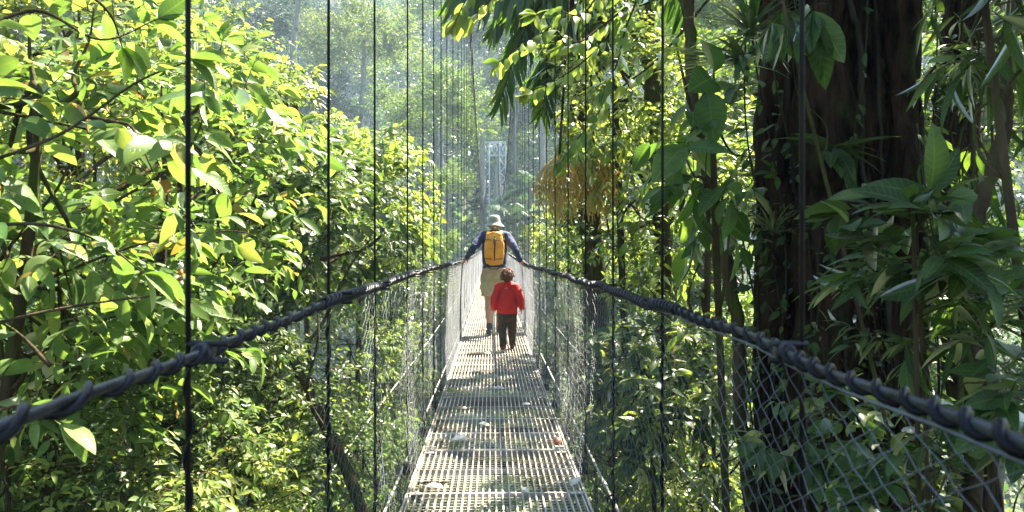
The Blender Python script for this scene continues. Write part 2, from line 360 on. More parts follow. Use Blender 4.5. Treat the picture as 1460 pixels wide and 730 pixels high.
def build_bridge():
    HWD = .46
    # deck panels, each 2 m long
    y0 = 1.36
    ends = np.arange(y0 - 2, 76, 2.0)
    for a in ends:
        b = a + 1.985; mb = MB()
        nb = 27
        za, zb = float(deck_z(a)), float(deck_z(b))
        dz = zb - za
        def bar(x, ya, yb, wx, top, h):
            # bar along Y following the slope of the panel
            z0 = za + (ya - a) / 2 * dz + top; z1 = za + (yb - a) / 2 * dz + top
            v = [[x - wx / 2, ya, z0 - h], [x + wx / 2, ya, z0 - h], [x + wx / 2, ya, z0], [x - wx / 2, ya, z0],
                 [x - wx / 2, yb, z1 - h], [x + wx / 2, yb, z1 - h], [x + wx / 2, yb, z1], [x - wx / 2, yb, z1]]
            mb.add(v, [[0, 1, 2, 3], [7, 6, 5, 4], [3, 2, 6, 7], [1, 0, 4, 5], [2, 1, 5, 6], [0, 3, 7, 4]], 0, smooth=False)
        xs = np.linspace(-HWD + .018, HWD - .018, nb) + XC
        for x in xs: bar(x, a + .006, b - .006, .0075, 0, .03)
        for sx in (-1, 1): bar(XC + sx * HWD, a, b, .011, .002, .042)
        cr = MB()
        for y in np.arange(a + .03, b - .01, .05 if a < 20 else .1):
            z = za + (y - a) / 2 * dz
            box(mb, (XC, y, z - .022), (2 * HWD - .012, .005, .005))
        for y in (a + .5, a + 1.0, a + 1.5):
            box(mb, (XC, y, za + (y - a) / 2 * dz - .0095), (2 * HWD - .012, .014, .022))
        for y in (a + .004, b - .004):
            box(mb, (XC, y, za + (y - a) / 2 * dz - .0185), (2 * HWD - .012, .011, .044))
        # bolted saddle clips at the corners
        if a < 26:
            for sx in (-1, 1):
                for y in (a + .07, b - .07, a + .98):
                    box(mb, (XC + sx * (HWD - .045), y, za + (y - a) / 2 * dz + .003), (.06, .03, .006))
                    tube(mb, [(XC + sx * (HWD - .045), y, za + (y - a) / 2 * dz + .006), (XC + sx * (HWD - .045), y, za + (y - a) / 2 * dz + .014)], .006, 6)
        bpart(mb, 'deck_panel', M['grate'])
    # supports beneath the grating
    yl = suspender_ys(-1); yr = suspender_ys(1)
    for y in [float(.5 * (p + q)) for p, q in zip(yl, yr)]:
        if y > 50: break
        mb = MB(); z = float(deck_z(y))
        w = float(hw(y)) + .05
        box(mb, (XC, y, z - .085), (2 * w, .05, .07))
        bpart(mb, 'cross_beam', M['black_rod'])
    mb = MB()
    ys = np.arange(-1, 76, .5)
    for sx in (-1, 1):
        for dx in (.06, -.30):
            tube(mb, np.stack([np.full_like(ys, XC + sx * (HWD - .08 + dx * .4)), ys, deck_z(ys) - .135], -1), .014, 5)
    bpart(mb, 'under_deck_cables', M['black_rod'])
    # netting, one continuous sheet per side
    for sd, ystart in ((-1, 2.42), (1, .55)):
        mb = MB(); p = .047
        yw = np.arange(ystart, 52, p); nr = 44
        t = np.linspace(0, 1, nr + 1)
        i = np.arange(len(yw))[:, None]; k = np.arange(nr + 1)[None]
        off = np.where((i + k) % 2 == 0, .5, -.5) * p * .96
        Y = yw[:, None] + off
        Y = Y + .012 * np.sin(yw[:, None] * 2.1) * np.sin(t[None] * 3)
        top = rail_pt(sd, Y); top[..., 2] -= .02
        botx = XC + sd * (HWD + .012); botz = deck_z(Y) - .02
        X = top[..., 0] * (1 - t) + botx * t
        # slack: bulges outward a little between top and bottom
        X = X + sd * .018 * np.sin(t * PI)[None] * (1 + .6 * np.sin(yw[:, None] * 1.4))
        X = X + .0025 * np.where(k % 2 == 0, 1, -1)
        Z = top[..., 2] * (1 - t) + botz * t
        V = np.stack([X, Y, Z], -1)
        rr = np.broadcast_to(.0008 + .0007 * np.clip((yw[:, None, None] - 2) / 8, 0, 1), V[:, :-1, :1].shape).reshape(-1)
        prisms(mb, V[:, :-1].reshape(-1, 3), V[:, 1:].reshape(-1, 3), rr, rr, 3)
        # lacing wires top and bottom
        yy = np.arange(ystart, 52, .25)
        for tt in (0.0, 1.0):
            T = rail_pt(sd, yy); T[:, 2] -= .02
            q = np.stack([T[:, 0] * (1 - tt) + botx * tt, yy, T[:, 2] * (1 - tt) + (deck_z(yy) - .02) * tt], -1)
            tube(mb, q, .003, 4)
        bpart(mb, 'side_netting', M['wire'])
    # handrails: cable core, helical wrap, clamps
    for sd in (-1, 1):
        ys = np.concatenate([np.arange(.25, 14, .05), np.arange(14, 75.1, .5)])
        C = rail_pt(sd, ys)
        R = np.where(ys < 2.6, .008, .0105)
        mb = MB(); tube(mb, C, R, 9)
        core = bpart(mb, 'handrail', M['rope'])
        mb = MB()
        segs = [(.3, 2.62, .082 if sd > 0 else .115, .0058, .0118, 1), (2.55, 13.9, .115, .0075, .0142, 2), (13.9, 50, .09, .008, .016, 1)]
        for a, b, pitch, r, hr, starts in segs:
            q_ = sd * 2; n = int((b - a) / pitch * (12 if a < 10 else 8))
            y = np.linspace(a, b, n)
            yj = y + .028 * np.sin(y * 4.3 + sd) + .012 * np.sin(y * 11.1 + q_)
            for q in range(starts):
                th = yj / pitch * 2 * PI * (-sd) + q * PI
                c = rail_pt(sd, y)
                tube(mb, c + np.stack([hr * np.cos(th), np.zeros_like(th), hr * np.sin(th)], -1), r * (1 + .15 * np.sin(y * 9)), 6)
        bpart(mb, 'cable_wrap', M['wrap'], None)
        w = bridge.children[-1]
        # sub-part of the handrail
        w.parent = core
    # suspenders
    n_parts = 0
    for sd in (-1, 1):
        far = MB()
        for idx, y in enumerate(suspender_ys(sd)):
            h = float(hw(y)); x = XC + sd * (h + .032)
            z0 = float(deck_z(y)); zt = float(cable_z(y))
            r = .0052
            mb = MB() if idx < 34 else far
            sway = .004 * math.sin(idx * 2.3)
            zz = np.linspace(z0 - .02, zt, 7)
            pts = np.stack([x + sway * np.sin(np.linspace(0, PI, 7)), np.full(7, y), zz], -1)
            tube(mb, pts, r, 6)
            if idx < 34:
                # twisted lower strand against the netting
                th = np.linspace(0, 16 * PI if idx < 10 else 6 * PI, 90 if idx < 10 else 24)
                zz = np.linspace(z0 - .02, z0 + 1.02, len(th))
                tube(mb, np.stack([x + .0075 * np.cos(th), y + .0075 * np.sin(th), zz], -1), .0028, 4, cap=False)
                s = bpart(mb, 'suspender', M['black_rod'])
                if idx < 22:
                    # turnbuckle and shackle at deck level
                    mb = MB()
                    for k, (cz, rx, rz_) in enumerate(((z0 + .03, .018, .042), (z0 - .045, .016, .036))):
                        a = np.linspace(0, 2 * PI, 13)
                        if k: ring = np.stack([x - sd * .012 + 0 * a, y + rx * np.cos(a), cz + rz_ * np.sin(a)], -1)
                        else: ring = np.stack([x - sd * .012 + rx * np.cos(a), y + 0 * a, cz + rz_ * np.sin(a)], -1)
                        tube(mb, ring, .0055, 5, cap=False)
                    c = bpart(mb, 'shackle', M['black_rod']); c.parent = s
                    mb = MB(); c0 = rail_pt(sd, y)
                    tube(mb, [(c0[0], y - .02, c0[2]), (c0[0], y - .016, c0[2]), (c0[0], y + .016, c0[2]), (c0[0], y + .02, c0[2])], [.015, .019, .019, .015], 10)
                    tube(mb, [(c0[0] - .03, y, c0[2] + .016), (c0[0] + .045, y, c0[2] + .016)], .006, 6)
                    tube(mb, [(c0[0] - .03, y, c0[2] - .016), (c0[0] + .045, y, c0[2] - .016)], .006, 6)
                    c = bpart(mb, 'clamp', M['rope']); c.parent = s
        o = bpart(far, 'far_suspenders', M['black_rod']); o['kind'] = 'stuff'
        ys = np.linspace(-3, 75, 120)
        mb = MB(); tube(mb, np.stack([np.full_like(ys, XC + sd * .5), ys, cable_z(ys) + .02], -1), .024, 8)
        bpart(mb, 'main_cable', M['black_rod'])
    # pale guy cables running alongside below
    for nm, a, b in (('guy_cable', (-1.42, -1.9), (-1.42, -1.9)), ('guy_cable', (-.64, -1.52), 0), ('guy_cable', (1.62, -1.83), 0), ('guy_cable', (.72, -1.46), 0)):
        mb = MB(); y = np.linspace(.6, 40, 60)
        x0, z0 = a
        x = x0 * (1 - .2 * np.clip((y - 10) / 40, 0, 1)); z = z0 + .0006 * (y - 6) ** 2
        tube(mb, np.stack([x, y, z], -1), .0085, 7)
        for q in np.arange(1.2, 20, 1.37):
            zq = z0 + .0006 * (q - 6) ** 2; xq = x0 * (1 - .2 * max(0, (q - 10) / 40))
            tube(mb, [(xq, q, zq), (xq, q + .12, zq)], .015, 7)
        bpart(mb, nm, M['guy'])

def suspender_ys(sd):
    px = [272, 469, 535.5, 581, 603, 619, 628.5, 637.5] if sd < 0 else [1147, 945, 875, 835, 810, 792, 779, 769]
    out = []
    for p in px:
        y = 3.0
        for _ in range(12):
            y = (float(hw(y)) + .032 + sd * XC) * F_ / abs(p - VX)
        out.append(y)
    while out[-1] < 73: out.append(out[-1] + 1.2)
    return out

def build_tower():
    c = (.19, 75.0)
    zb, zt = gz(*c) - .3, 10.1
    t = empty('lattice_tower', (c[0], c[1], zb), 0, 'pale steel lattice gateway tower at the far end of the footbridge', 'tower')
    H = zt - zb
    for sx in (-1, 1):
        mb = MB()
        xa, xb = sx * .47, sx * 1.0
        for x in (xa, xb):
            for y in (-.3, .3): tube(mb, [(x, y, 0), (x, y, H)], .052, 6)
        z = 0; k = 0
        while z < H - 1.2:
            z2 = z + .55
            a, b = (xa, xb) if k % 2 else (xb, xa)
            for y in (-.3, .3): tube(mb, [(a, y, z), (b, y, z2)], .032, 4)
            for x in (xa, xb): tube(mb, [(x, -.3 if k % 2 else .3, z), (x, .3 if k % 2 else -.3, z2)], .026, 4)
            z = z2; k += 1
        mb.build('leg', M['tower'], t)
    mb = MB()
    for y in (-.3, .3):
        for z in (H - 1.15, H): tube(mb, [(-1.0, y, z), (1.0, y, z)], .052, 6)
        xs = np.linspace(-1, 1, 5)
        for i in range(4):
            for z1, z2 in ((H - 1.15, H), (H, H - 1.15)):
                tube(mb, [(xs[i], y, z1), (xs[i + 1], y, z2)], .032, 4)
            tube(mb, [(xs[i], y, H - 1.15), (xs[i], y, H)], .03, 4)
        for i in range(4):
            box(mb, ((xs[i] + xs[i + 1]) / 2, y - .04, H - .575), (.2, .02, .2))
    mb.build('head_beam', M['tower'], t)

build_bridge()
build_tower()

# ------------------------------------------------------------------ plants
def clumps(r, n, shell=(.45, .95), up=-.5):
    c = rsph(r, n * 3); c = c[c[:, 2] > up][:n]
    return c * r.uniform(*shell, (len(c), 1))

def foliage(mb, r, C, rc, tw, K, leaf, tpl, outw=.6, droop=.3, mat=0, twig=.004, twmat=1, centre=None, jitter=.3, sidew=.85, Lr=(.6, 1.1), flat=.55, nout=0.0):
    """twigs radiating from every clump centre C, leaves alternating along each"""
    n = len(C)
    ctr = np.zeros(3) if centre is None else np.asarray(centre)
    out = unit(C - ctr)
    rc = np.broadcast_to(rc, (n,))
    Cc = np.repeat(C, tw, 0); oo = np.repeat(out, tw, 0); rr = np.repeat(rc, tw)
    N = len(Cc)
    S = Cc + r.normal(size=(N, 3)) * .22 * rr[:, None]
    D = unit(rsph(r, N) * np.array([1, 1, .7]) + oo * outw + np.array([0, 0, .15]))
    L = rr * r.uniform(*Lr, N)
    E = S + D * L[:, None] + np.array([0, 0, -1.]) * (droop * L * .4)[:, None]
    if twig: prisms(mb, S, E, twig, twig * .4, 3, twmat)
    D2 = unit(E - S)
    sd = unit(np.cross(D2, np.array([0, 0, 1.])) + 1e-4)
    k = np.arange(K)
    t = (k + 1) / K
    Pp = S[:, None] + (E - S)[:, None] * (.15 + .85 * t)[None, :, None]
    s = np.where(k % 2 == 0, 1., -1.)[None, :, None] * sidew
    s = np.repeat(s, N, 0); s[:, -1] = 0
    dd = D2[:, None] * .7 + sd[:, None] * s + r.normal(size=(N, K, 3)) * jitter + np.array([0, 0, -1.]) * droop
    nn = np.array([0, 0, 1.]) * (1 - .5 * min(nout, 1)) + r.normal(size=(N, K, 3)) * flat + D2[:, None] * .2 + nout * unit(Pp - Cc[:, None])
    sz = leaf * r.uniform(.6, 1.15, (N, K)) * np.repeat(r.uniform(.6, 1.15, (N, 1)), K, 1)
    leaves(mb, Pp.reshape(-1, 3), dd.reshape(-1, 3), nn.reshape(-1, 3), sz.reshape(-1), tpl, mat, r.uniform(.68, 1.15, N * K))

def limb_path(r, a, b, wob, k=5, sag=0.0):
    a = np.asarray(a, float); b = np.asarray(b, float)
    t = np.linspace(0, 1, k)[:, None]
    p = a * (1 - t) + b * t
    p[1:-1] += r.normal(size=(k - 2, 3)) * wob * np.linalg.norm(b - a)
    p[:, 2] += sag * np.sin(t[:, 0] * PI) * np.linalg.norm(b - a)
    return spline(p, 4)

def tree(seed, name, label, cat, c, R, ncl, tw, K, leaf, tpl, mats, base=None, tr=.1, group=None, nlimb=10, rc=.4, droop=.3, shell=(.45, .95), up=-.5, twig=.004, bark=None, fork=.35, jitter=.3, flat=.55, trunk_part='trunk', straight=False, mid=None):
    """one near tree or shrub with a crown of its own: trunk and limbs, then crown"""
    r = np.random.default_rng(seed)
    c = np.asarray(c, float); R = np.broadcast_to(np.asarray(R, float), (3,))
    if base is None: base = (c[0] + r.normal() * .3, c[1] + r.normal() * .3)
    b = np.array([base[0], base[1], gz(*base) - .15])
    root = empty(name, b, 0, label, cat, group)
    C = c + clumps(r, ncl, shell, up) * R
    mb = MB()
    topp = c - np.array([0, 0, R[2] * fork])
    path = [b] + ([np.asarray(m_) for m_ in mid] if mid else [b * .6 + topp * .4 + r.normal(size=3) * .03 * np.linalg.norm(topp - b) * (not straight)]) + [topp, c + np.array([0, 0, R[2] * .45])]
    path = spline(path, 8)
    n = len(path)
    rad = tr * np.interp(np.linspace(0, 1, n), [0, .06, .6, 1], [1.35, 1.0, .62, .12])
    tube(mb, path - b, rad, 10)
    for i in r.choice(len(C), min(nlimb, len(C)), replace=False):
        s = path[int(n * r.uniform(.55, .9))]
        p = limb_path(r, s, C[i], .07)
        tube(mb, p - b, np.linspace(tr * .34, tr * .06, len(p)), 5)
    mb.build(trunk_part, bark or M['bark'], root)
    mb = MB(); CORR[0] = b
    foliage(mb, r, C - b, rc * R.mean(), tw, K, leaf, tpl, droop=droop, twig=twig, centre=c - b, jitter=jitter, flat=flat)
    CORR[0] = None
    mb.build('crown', [mats, M['bark']], root)
    return root

def branch_run(mb, r, pts, r0, leaf, tpl, step, droop=.35, side=1.0, mat=0, twmat=1, upn=.5, start=.15, end_cluster=4):
    """a drawn branch with leaves alternating along it"""
    p = spline(pts, 8); L = np.concatenate([[0], np.cumsum(np.linalg.norm(np.diff(p, axis=0), axis=1))])
    tube(mb, p, np.linspace(r0, r0 * .3, len(p)), 6, twmat)
    tt = np.arange(L[-1] * start, L[-1], step)
    q = np.stack([np.interp(tt, L, p[:, k]) for k in range(3)], -1)
    T = unit(np.stack([np.interp(tt, L, np.gradient(p[:, k])) for k in range(3)], -1))
    sd = unit(np.cross(T, [0, 0, 1.])); s = np.where(np.arange(len(tt)) % 2 == 0, 1., -1.)[:, None]
    d = T * .55 + sd * s * side + r.normal(size=q.shape) * .25 - np.array([0, 0, droop])
    pe = q + unit(d) * leaf * .22
    prisms(mb, q, pe, .0025, .0018, 3, twmat)
    leaves(mb, pe, d, np.array([0, 0, 1.]) + r.normal(size=q.shape) * upn, leaf * r.uniform(.75, 1.15, len(q)), tpl, mat)
    if end_cluster:
        d = T[-1:] + r.normal(size=(end_cluster, 3)) * .55 - np.array([0, 0, droop])
        leaves(mb, np.repeat(p[-1:], end_cluster, 0), d, np.array([0, 0, 1.]) + r.normal(size=(end_cluster, 3)) * upn, leaf * r.uniform(.8, 1.15, end_cluster), tpl, mat)

# ground and ground cover
build_terrain(M['ground'])
def ground_cover():
    r = np.random.default_rng(5); mb = MB()
    for (x0, x1, y0, y1, n, s, tpl) in ((-9, 9, 1.5, 20, 42000, .17, T_CLUMP), (-40, 40, 18, 78, 60000, .42, T_CLUMP), (-90, 90, 74, 130, 60000, .7, T_CLUMP)):
        x = r.uniform(x0, x1, n); y = r.uniform(y0, y1, n); z = ground(x, y)
        h = r.uniform(0, 1, n) ** 1.5 * s * 3
        d = r.normal(size=(n, 3)) * np.array([1, 1, .5]); nn = np.array([0, 0, 1.]) + r.normal(size=(n, 3)) * .6
        leaves(mb, np.stack([x, y, z + h], -1), d, nn, s * r.uniform(.6, 1.2, n), tpl)
    tag(mb.build('undergrowth', M['leaf_mid']), kind='stuff')
ground_cover()

# ---- far forest: shared crowns, each tree its own trunk and crown
def proto_crown(seed, n, tw, K, leaf, mats, rc=.34, squash=.8, up=-.35, droop=.25):
    r = np.random.default_rng(seed); mb = MB()
    C = clumps(r, n, (.35, .95), up) * np.array([1, 1, squash])
    foliage(mb, r, C, rc, tw, K, leaf, T_CLUMP, droop=droop, twig=.003, flat=.35, jitter=.5, nout=1.3)
    return mb.mesh('crown', [mats, M['bark_pale']]), C
protos = {}
for kk, mt in (('light', 'leaf_far_light'), ('green', 'leaf_far'), ('blue', 'leaf_far_blue_shade')):
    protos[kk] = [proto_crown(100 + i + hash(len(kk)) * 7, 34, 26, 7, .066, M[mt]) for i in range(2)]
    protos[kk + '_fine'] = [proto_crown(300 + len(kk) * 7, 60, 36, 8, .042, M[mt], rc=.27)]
def far_tree(r, kind, x, y, zc, R, label, group=None, trunk_r=None, name='forest_tree', bark=None, sq=1.0):
    z0 = gz(x, y) - .3
    root = empty(name, (x, y, z0), 0, label, 'tree', group)
    me, C = protos[kind][r.integers(len(protos[kind]))]
    a = r.uniform(0, 2 * PI)
    o = bpy.data.objects.new('crown', me); COL.objects.link(o); o.parent = root
    o.location = (0, 0, zc - z0); o.scale = (R, R, R * sq); o.rotation_euler = (0, 0, a)
    tr = trunk_r or R * .055
    mb = MB(); h = zc - z0
    p = spline([(0, 0, 0), (r.normal() * .03 * h, r.normal() * .03 * h, h * .5), (0, 0, h - R * .2), (r.normal() * .1 * R, 0, h + R * .5)], 5)
    tube(mb, p, tr * np.interp(np.linspace(0, 1, len(p)), [0, .7, 1], [1.2, .7, .15]), 7)
    ca, sa = math.cos(a), math.sin(a)
    for i in r.choice(len(C), 9, replace=False):
        c = C[i] * np.array([R, R, R * sq]); c = np.array([c[0] * ca - c[1] * sa, c[0] * sa + c[1] * ca, c[2] + h])
        q = limb_path(r, p[int(len(p) * r.uniform(.6, .85))], c, .07, 4)
        tube(mb, q, np.linspace(tr * .3, tr * .05, len(q)), 4)
    mb.build('trunk', bark or M['bark_pale'], root)
    return root

def far_wood():
    """the slope behind the far tower: reads as one mass"""
    r = np.random.default_rng(77); mb = MB(); pos = []
    for _ in range(4000):
        x = r.uniform(-95, 95); y = r.uniform(86, 146)
        if abs(x) > y * .75: continue
        R = r.uniform(3.2, 6)
        if all((x - a) ** 2 + (y - b) ** 2 > (.8 * (R + c)) ** 2 * .55 for a, b, c in pos): pos.append((x, y, R))
    for x, y, R in pos:
        z = gz(x, y) + R * 1.35
        n = 15
        C = clumps(r, n, (.4, .95), -.2) * R * np.array([1, 1, .9]) + np.array([x, y, z])
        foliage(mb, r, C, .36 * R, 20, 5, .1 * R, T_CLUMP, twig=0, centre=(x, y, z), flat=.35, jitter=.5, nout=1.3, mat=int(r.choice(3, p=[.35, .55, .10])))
        tube(mb, [(x, y, gz(x, y)), (x + r.normal() * .3, y, z)], R * .05, 5, 3, cap=False)
    tag(mb.build('far_wood', [M['leaf_far'], M['leaf_far_blue_shade'], M['leaf_far_light'], M['bark_pale']]), kind='stuff')
far_wood()

# ---- trees of the middle distance, each told apart by where it stands
rf = np.random.default_rng(404)
def ft(kind, px, py, Y, rpx, label, **k):
    p = P(px, py, Y); return far_tree(rf, kind, p[0], p[1], p[2], rpx / F_ * Y, label, **k)
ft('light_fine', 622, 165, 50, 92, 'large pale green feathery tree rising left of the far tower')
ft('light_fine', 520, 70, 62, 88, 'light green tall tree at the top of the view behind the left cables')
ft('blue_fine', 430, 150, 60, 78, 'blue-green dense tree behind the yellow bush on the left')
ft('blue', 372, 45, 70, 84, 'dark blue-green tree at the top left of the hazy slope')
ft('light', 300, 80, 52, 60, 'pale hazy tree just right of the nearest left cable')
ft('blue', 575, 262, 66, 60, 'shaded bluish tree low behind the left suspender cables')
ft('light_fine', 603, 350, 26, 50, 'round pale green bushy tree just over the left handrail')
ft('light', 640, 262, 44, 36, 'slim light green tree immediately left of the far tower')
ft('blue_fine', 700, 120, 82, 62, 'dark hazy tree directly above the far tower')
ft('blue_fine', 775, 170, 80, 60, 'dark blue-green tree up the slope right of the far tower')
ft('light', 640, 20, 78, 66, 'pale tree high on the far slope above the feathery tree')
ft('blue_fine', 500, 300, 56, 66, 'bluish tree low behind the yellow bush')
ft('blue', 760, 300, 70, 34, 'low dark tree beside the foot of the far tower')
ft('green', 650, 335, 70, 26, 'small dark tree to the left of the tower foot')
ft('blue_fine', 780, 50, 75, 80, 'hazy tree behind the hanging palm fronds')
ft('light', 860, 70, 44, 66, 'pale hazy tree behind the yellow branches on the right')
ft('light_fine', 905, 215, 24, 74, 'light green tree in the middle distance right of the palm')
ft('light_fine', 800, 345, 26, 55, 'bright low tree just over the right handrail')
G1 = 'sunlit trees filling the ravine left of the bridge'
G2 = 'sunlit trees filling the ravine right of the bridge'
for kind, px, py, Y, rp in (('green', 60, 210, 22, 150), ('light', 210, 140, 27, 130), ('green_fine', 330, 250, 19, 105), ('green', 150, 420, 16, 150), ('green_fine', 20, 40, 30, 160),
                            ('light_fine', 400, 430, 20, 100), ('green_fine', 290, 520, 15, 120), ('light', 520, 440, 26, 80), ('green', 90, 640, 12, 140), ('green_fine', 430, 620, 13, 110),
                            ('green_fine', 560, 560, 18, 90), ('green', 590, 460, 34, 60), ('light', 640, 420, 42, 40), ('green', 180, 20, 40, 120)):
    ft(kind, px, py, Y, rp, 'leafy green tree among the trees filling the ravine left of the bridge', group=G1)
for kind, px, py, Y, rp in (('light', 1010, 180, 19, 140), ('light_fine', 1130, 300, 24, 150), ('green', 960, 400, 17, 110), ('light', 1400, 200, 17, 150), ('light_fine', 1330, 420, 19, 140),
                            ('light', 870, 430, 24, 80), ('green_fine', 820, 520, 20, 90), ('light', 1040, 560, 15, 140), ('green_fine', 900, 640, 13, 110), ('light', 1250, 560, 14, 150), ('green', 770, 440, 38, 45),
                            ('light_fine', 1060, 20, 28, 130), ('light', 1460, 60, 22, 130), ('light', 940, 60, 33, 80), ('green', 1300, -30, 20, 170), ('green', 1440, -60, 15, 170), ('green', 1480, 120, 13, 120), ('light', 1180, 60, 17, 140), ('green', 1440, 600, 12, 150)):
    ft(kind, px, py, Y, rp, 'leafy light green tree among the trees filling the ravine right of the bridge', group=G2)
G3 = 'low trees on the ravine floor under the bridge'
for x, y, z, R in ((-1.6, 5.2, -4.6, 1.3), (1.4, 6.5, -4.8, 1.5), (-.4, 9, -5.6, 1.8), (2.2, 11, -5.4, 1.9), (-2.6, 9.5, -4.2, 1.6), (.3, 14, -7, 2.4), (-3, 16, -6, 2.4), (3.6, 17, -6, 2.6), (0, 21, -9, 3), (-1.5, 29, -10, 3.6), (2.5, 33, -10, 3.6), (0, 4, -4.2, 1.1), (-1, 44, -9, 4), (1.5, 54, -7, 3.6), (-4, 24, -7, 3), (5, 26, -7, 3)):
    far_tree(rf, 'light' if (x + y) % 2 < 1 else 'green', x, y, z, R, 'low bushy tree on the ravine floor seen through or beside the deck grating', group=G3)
# bare pale trunks on the far slope
def pale_trunk(label, pts, r0, crown, R, kind='blue_fine'):
    p = np.array([P(*q) for q in pts]); base = (p[0][0], p[0][1]); z0 = gz(*base) - .3
    root = empty('tall_tree', (base[0], base[1], z0), 0, label, 'tree'); o = np.array([base[0], base[1], z0])
    path = spline(np.vstack([[o + [0, 0, 0]], p]), 6); mb = MB(); tube(mb, path - o, np.linspace(r0 * 1.2, r0 * .6, len(path)), 8); mb.build('trunk', M['bark_pale'], root)
    me, C = protos[kind][0]; c = bpy.data.objects.new('crown', me); COL.objects.link(c); c.parent = root; c.location = path[-1] - o + np.array([0, 0, R * .5]); c.scale = (R, R, R)
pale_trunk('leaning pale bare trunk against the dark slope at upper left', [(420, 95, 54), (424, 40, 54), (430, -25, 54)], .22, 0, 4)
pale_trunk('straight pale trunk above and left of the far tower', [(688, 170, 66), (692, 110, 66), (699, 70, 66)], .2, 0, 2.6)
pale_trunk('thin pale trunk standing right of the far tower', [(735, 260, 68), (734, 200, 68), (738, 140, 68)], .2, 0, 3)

# ---- palms: a frond is a curved rachis with leaflets on both sides
def frond(mb, r, o, az, el, L, leafl, n=34, droop=1.0, mat=0, rmat=1, tpl=T_STRAP, wide=1.6, hang=.35, r0=.014):
    d0 = np.array([math.cos(az) * math.cos(el), math.sin(az) * math.cos(el), math.sin(el)])
    t = np.linspace(0, 1, 14)[:, None]
    p = np.asarray(o) + d0 * L * t + np.array([0, 0, -1.]) * droop * L * .5 * t ** 2.2
    tube(mb, p, np.linspace(r0, r0 * .2, 14), 5, rmat)
    tt = np.linspace(.14, .99, n)
    q = np.stack([np.interp(tt, t[:, 0], p[:, k]) for k in range(3)], -1)
    T = unit(np.stack([np.interp(tt, t[:, 0], np.gradient(p[:, k])) for k in range(3)], -1))
    sd = unit(np.cross(T, [0, 0, 1.]) + 1e-5)
    ln = leafl * np.sin(np.clip(tt, .05, 1) * PI * .86 + .25) ** .6
    for s in (-1, 1):
        d = T * .55 + sd * s - np.array([0, 0, hang]) + r.normal(size=q.shape) * .1
        leaves(mb, q, d, np.cross(sd * s, T) * s + np.array([0, 0, .8]) + r.normal(size=q.shape) * .15, ln * r.uniform(.85, 1.1, n), tpl, mat, wide)
def palm(seed, label, top, trunk_r, nf, L, leafl, mats, els=(.0, 1.1), wide=1.6, n=34, azs=None, hang=.35, droop=1.0, name='palm_tree'):
    r = np.random.default_rng(seed); top = np.asarray(top, float)
    z0 = gz(top[0], top[1]) - .2; o = np.array([top[0], top[1], z0])
    root = empty(name, o, 0, label, 'palm'); mb = MB()
    p = spline([(0, 0, 0), (.06 * (top[2] - z0) * r.normal() * .3, 0, (top[2] - z0) * .5), tuple(top - o)], 6)
    tube(mb, p, np.linspace(trunk_r * 1.2, trunk_r * .85, len(p)), 9); mb.build('trunk', M['bark_pale'], root)
    for i in range(nf):
        az = 2 * PI * i / nf * 2.4 + r.normal() * .15 if azs is None else azs[i % len(azs)] + r.normal() * .12
        mb = MB(); frond(mb, r, top - o, az, r.uniform(*els), L * r.uniform(.85, 1.1), leafl, n, droop, wide=wide, hang=hang)
        mb.build('frond', [mats, M['vine']], root)
    return root
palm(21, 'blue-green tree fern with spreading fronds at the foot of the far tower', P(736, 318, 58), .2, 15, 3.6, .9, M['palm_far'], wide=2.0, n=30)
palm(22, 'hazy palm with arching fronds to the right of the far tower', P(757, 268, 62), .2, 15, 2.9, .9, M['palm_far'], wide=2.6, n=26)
palm(23, 'blue-green palm rising behind the right netting near the far end', P(790, 330, 40), .18, 14, 2.2, .6, M['palm_far'], wide=2.4, n=26)

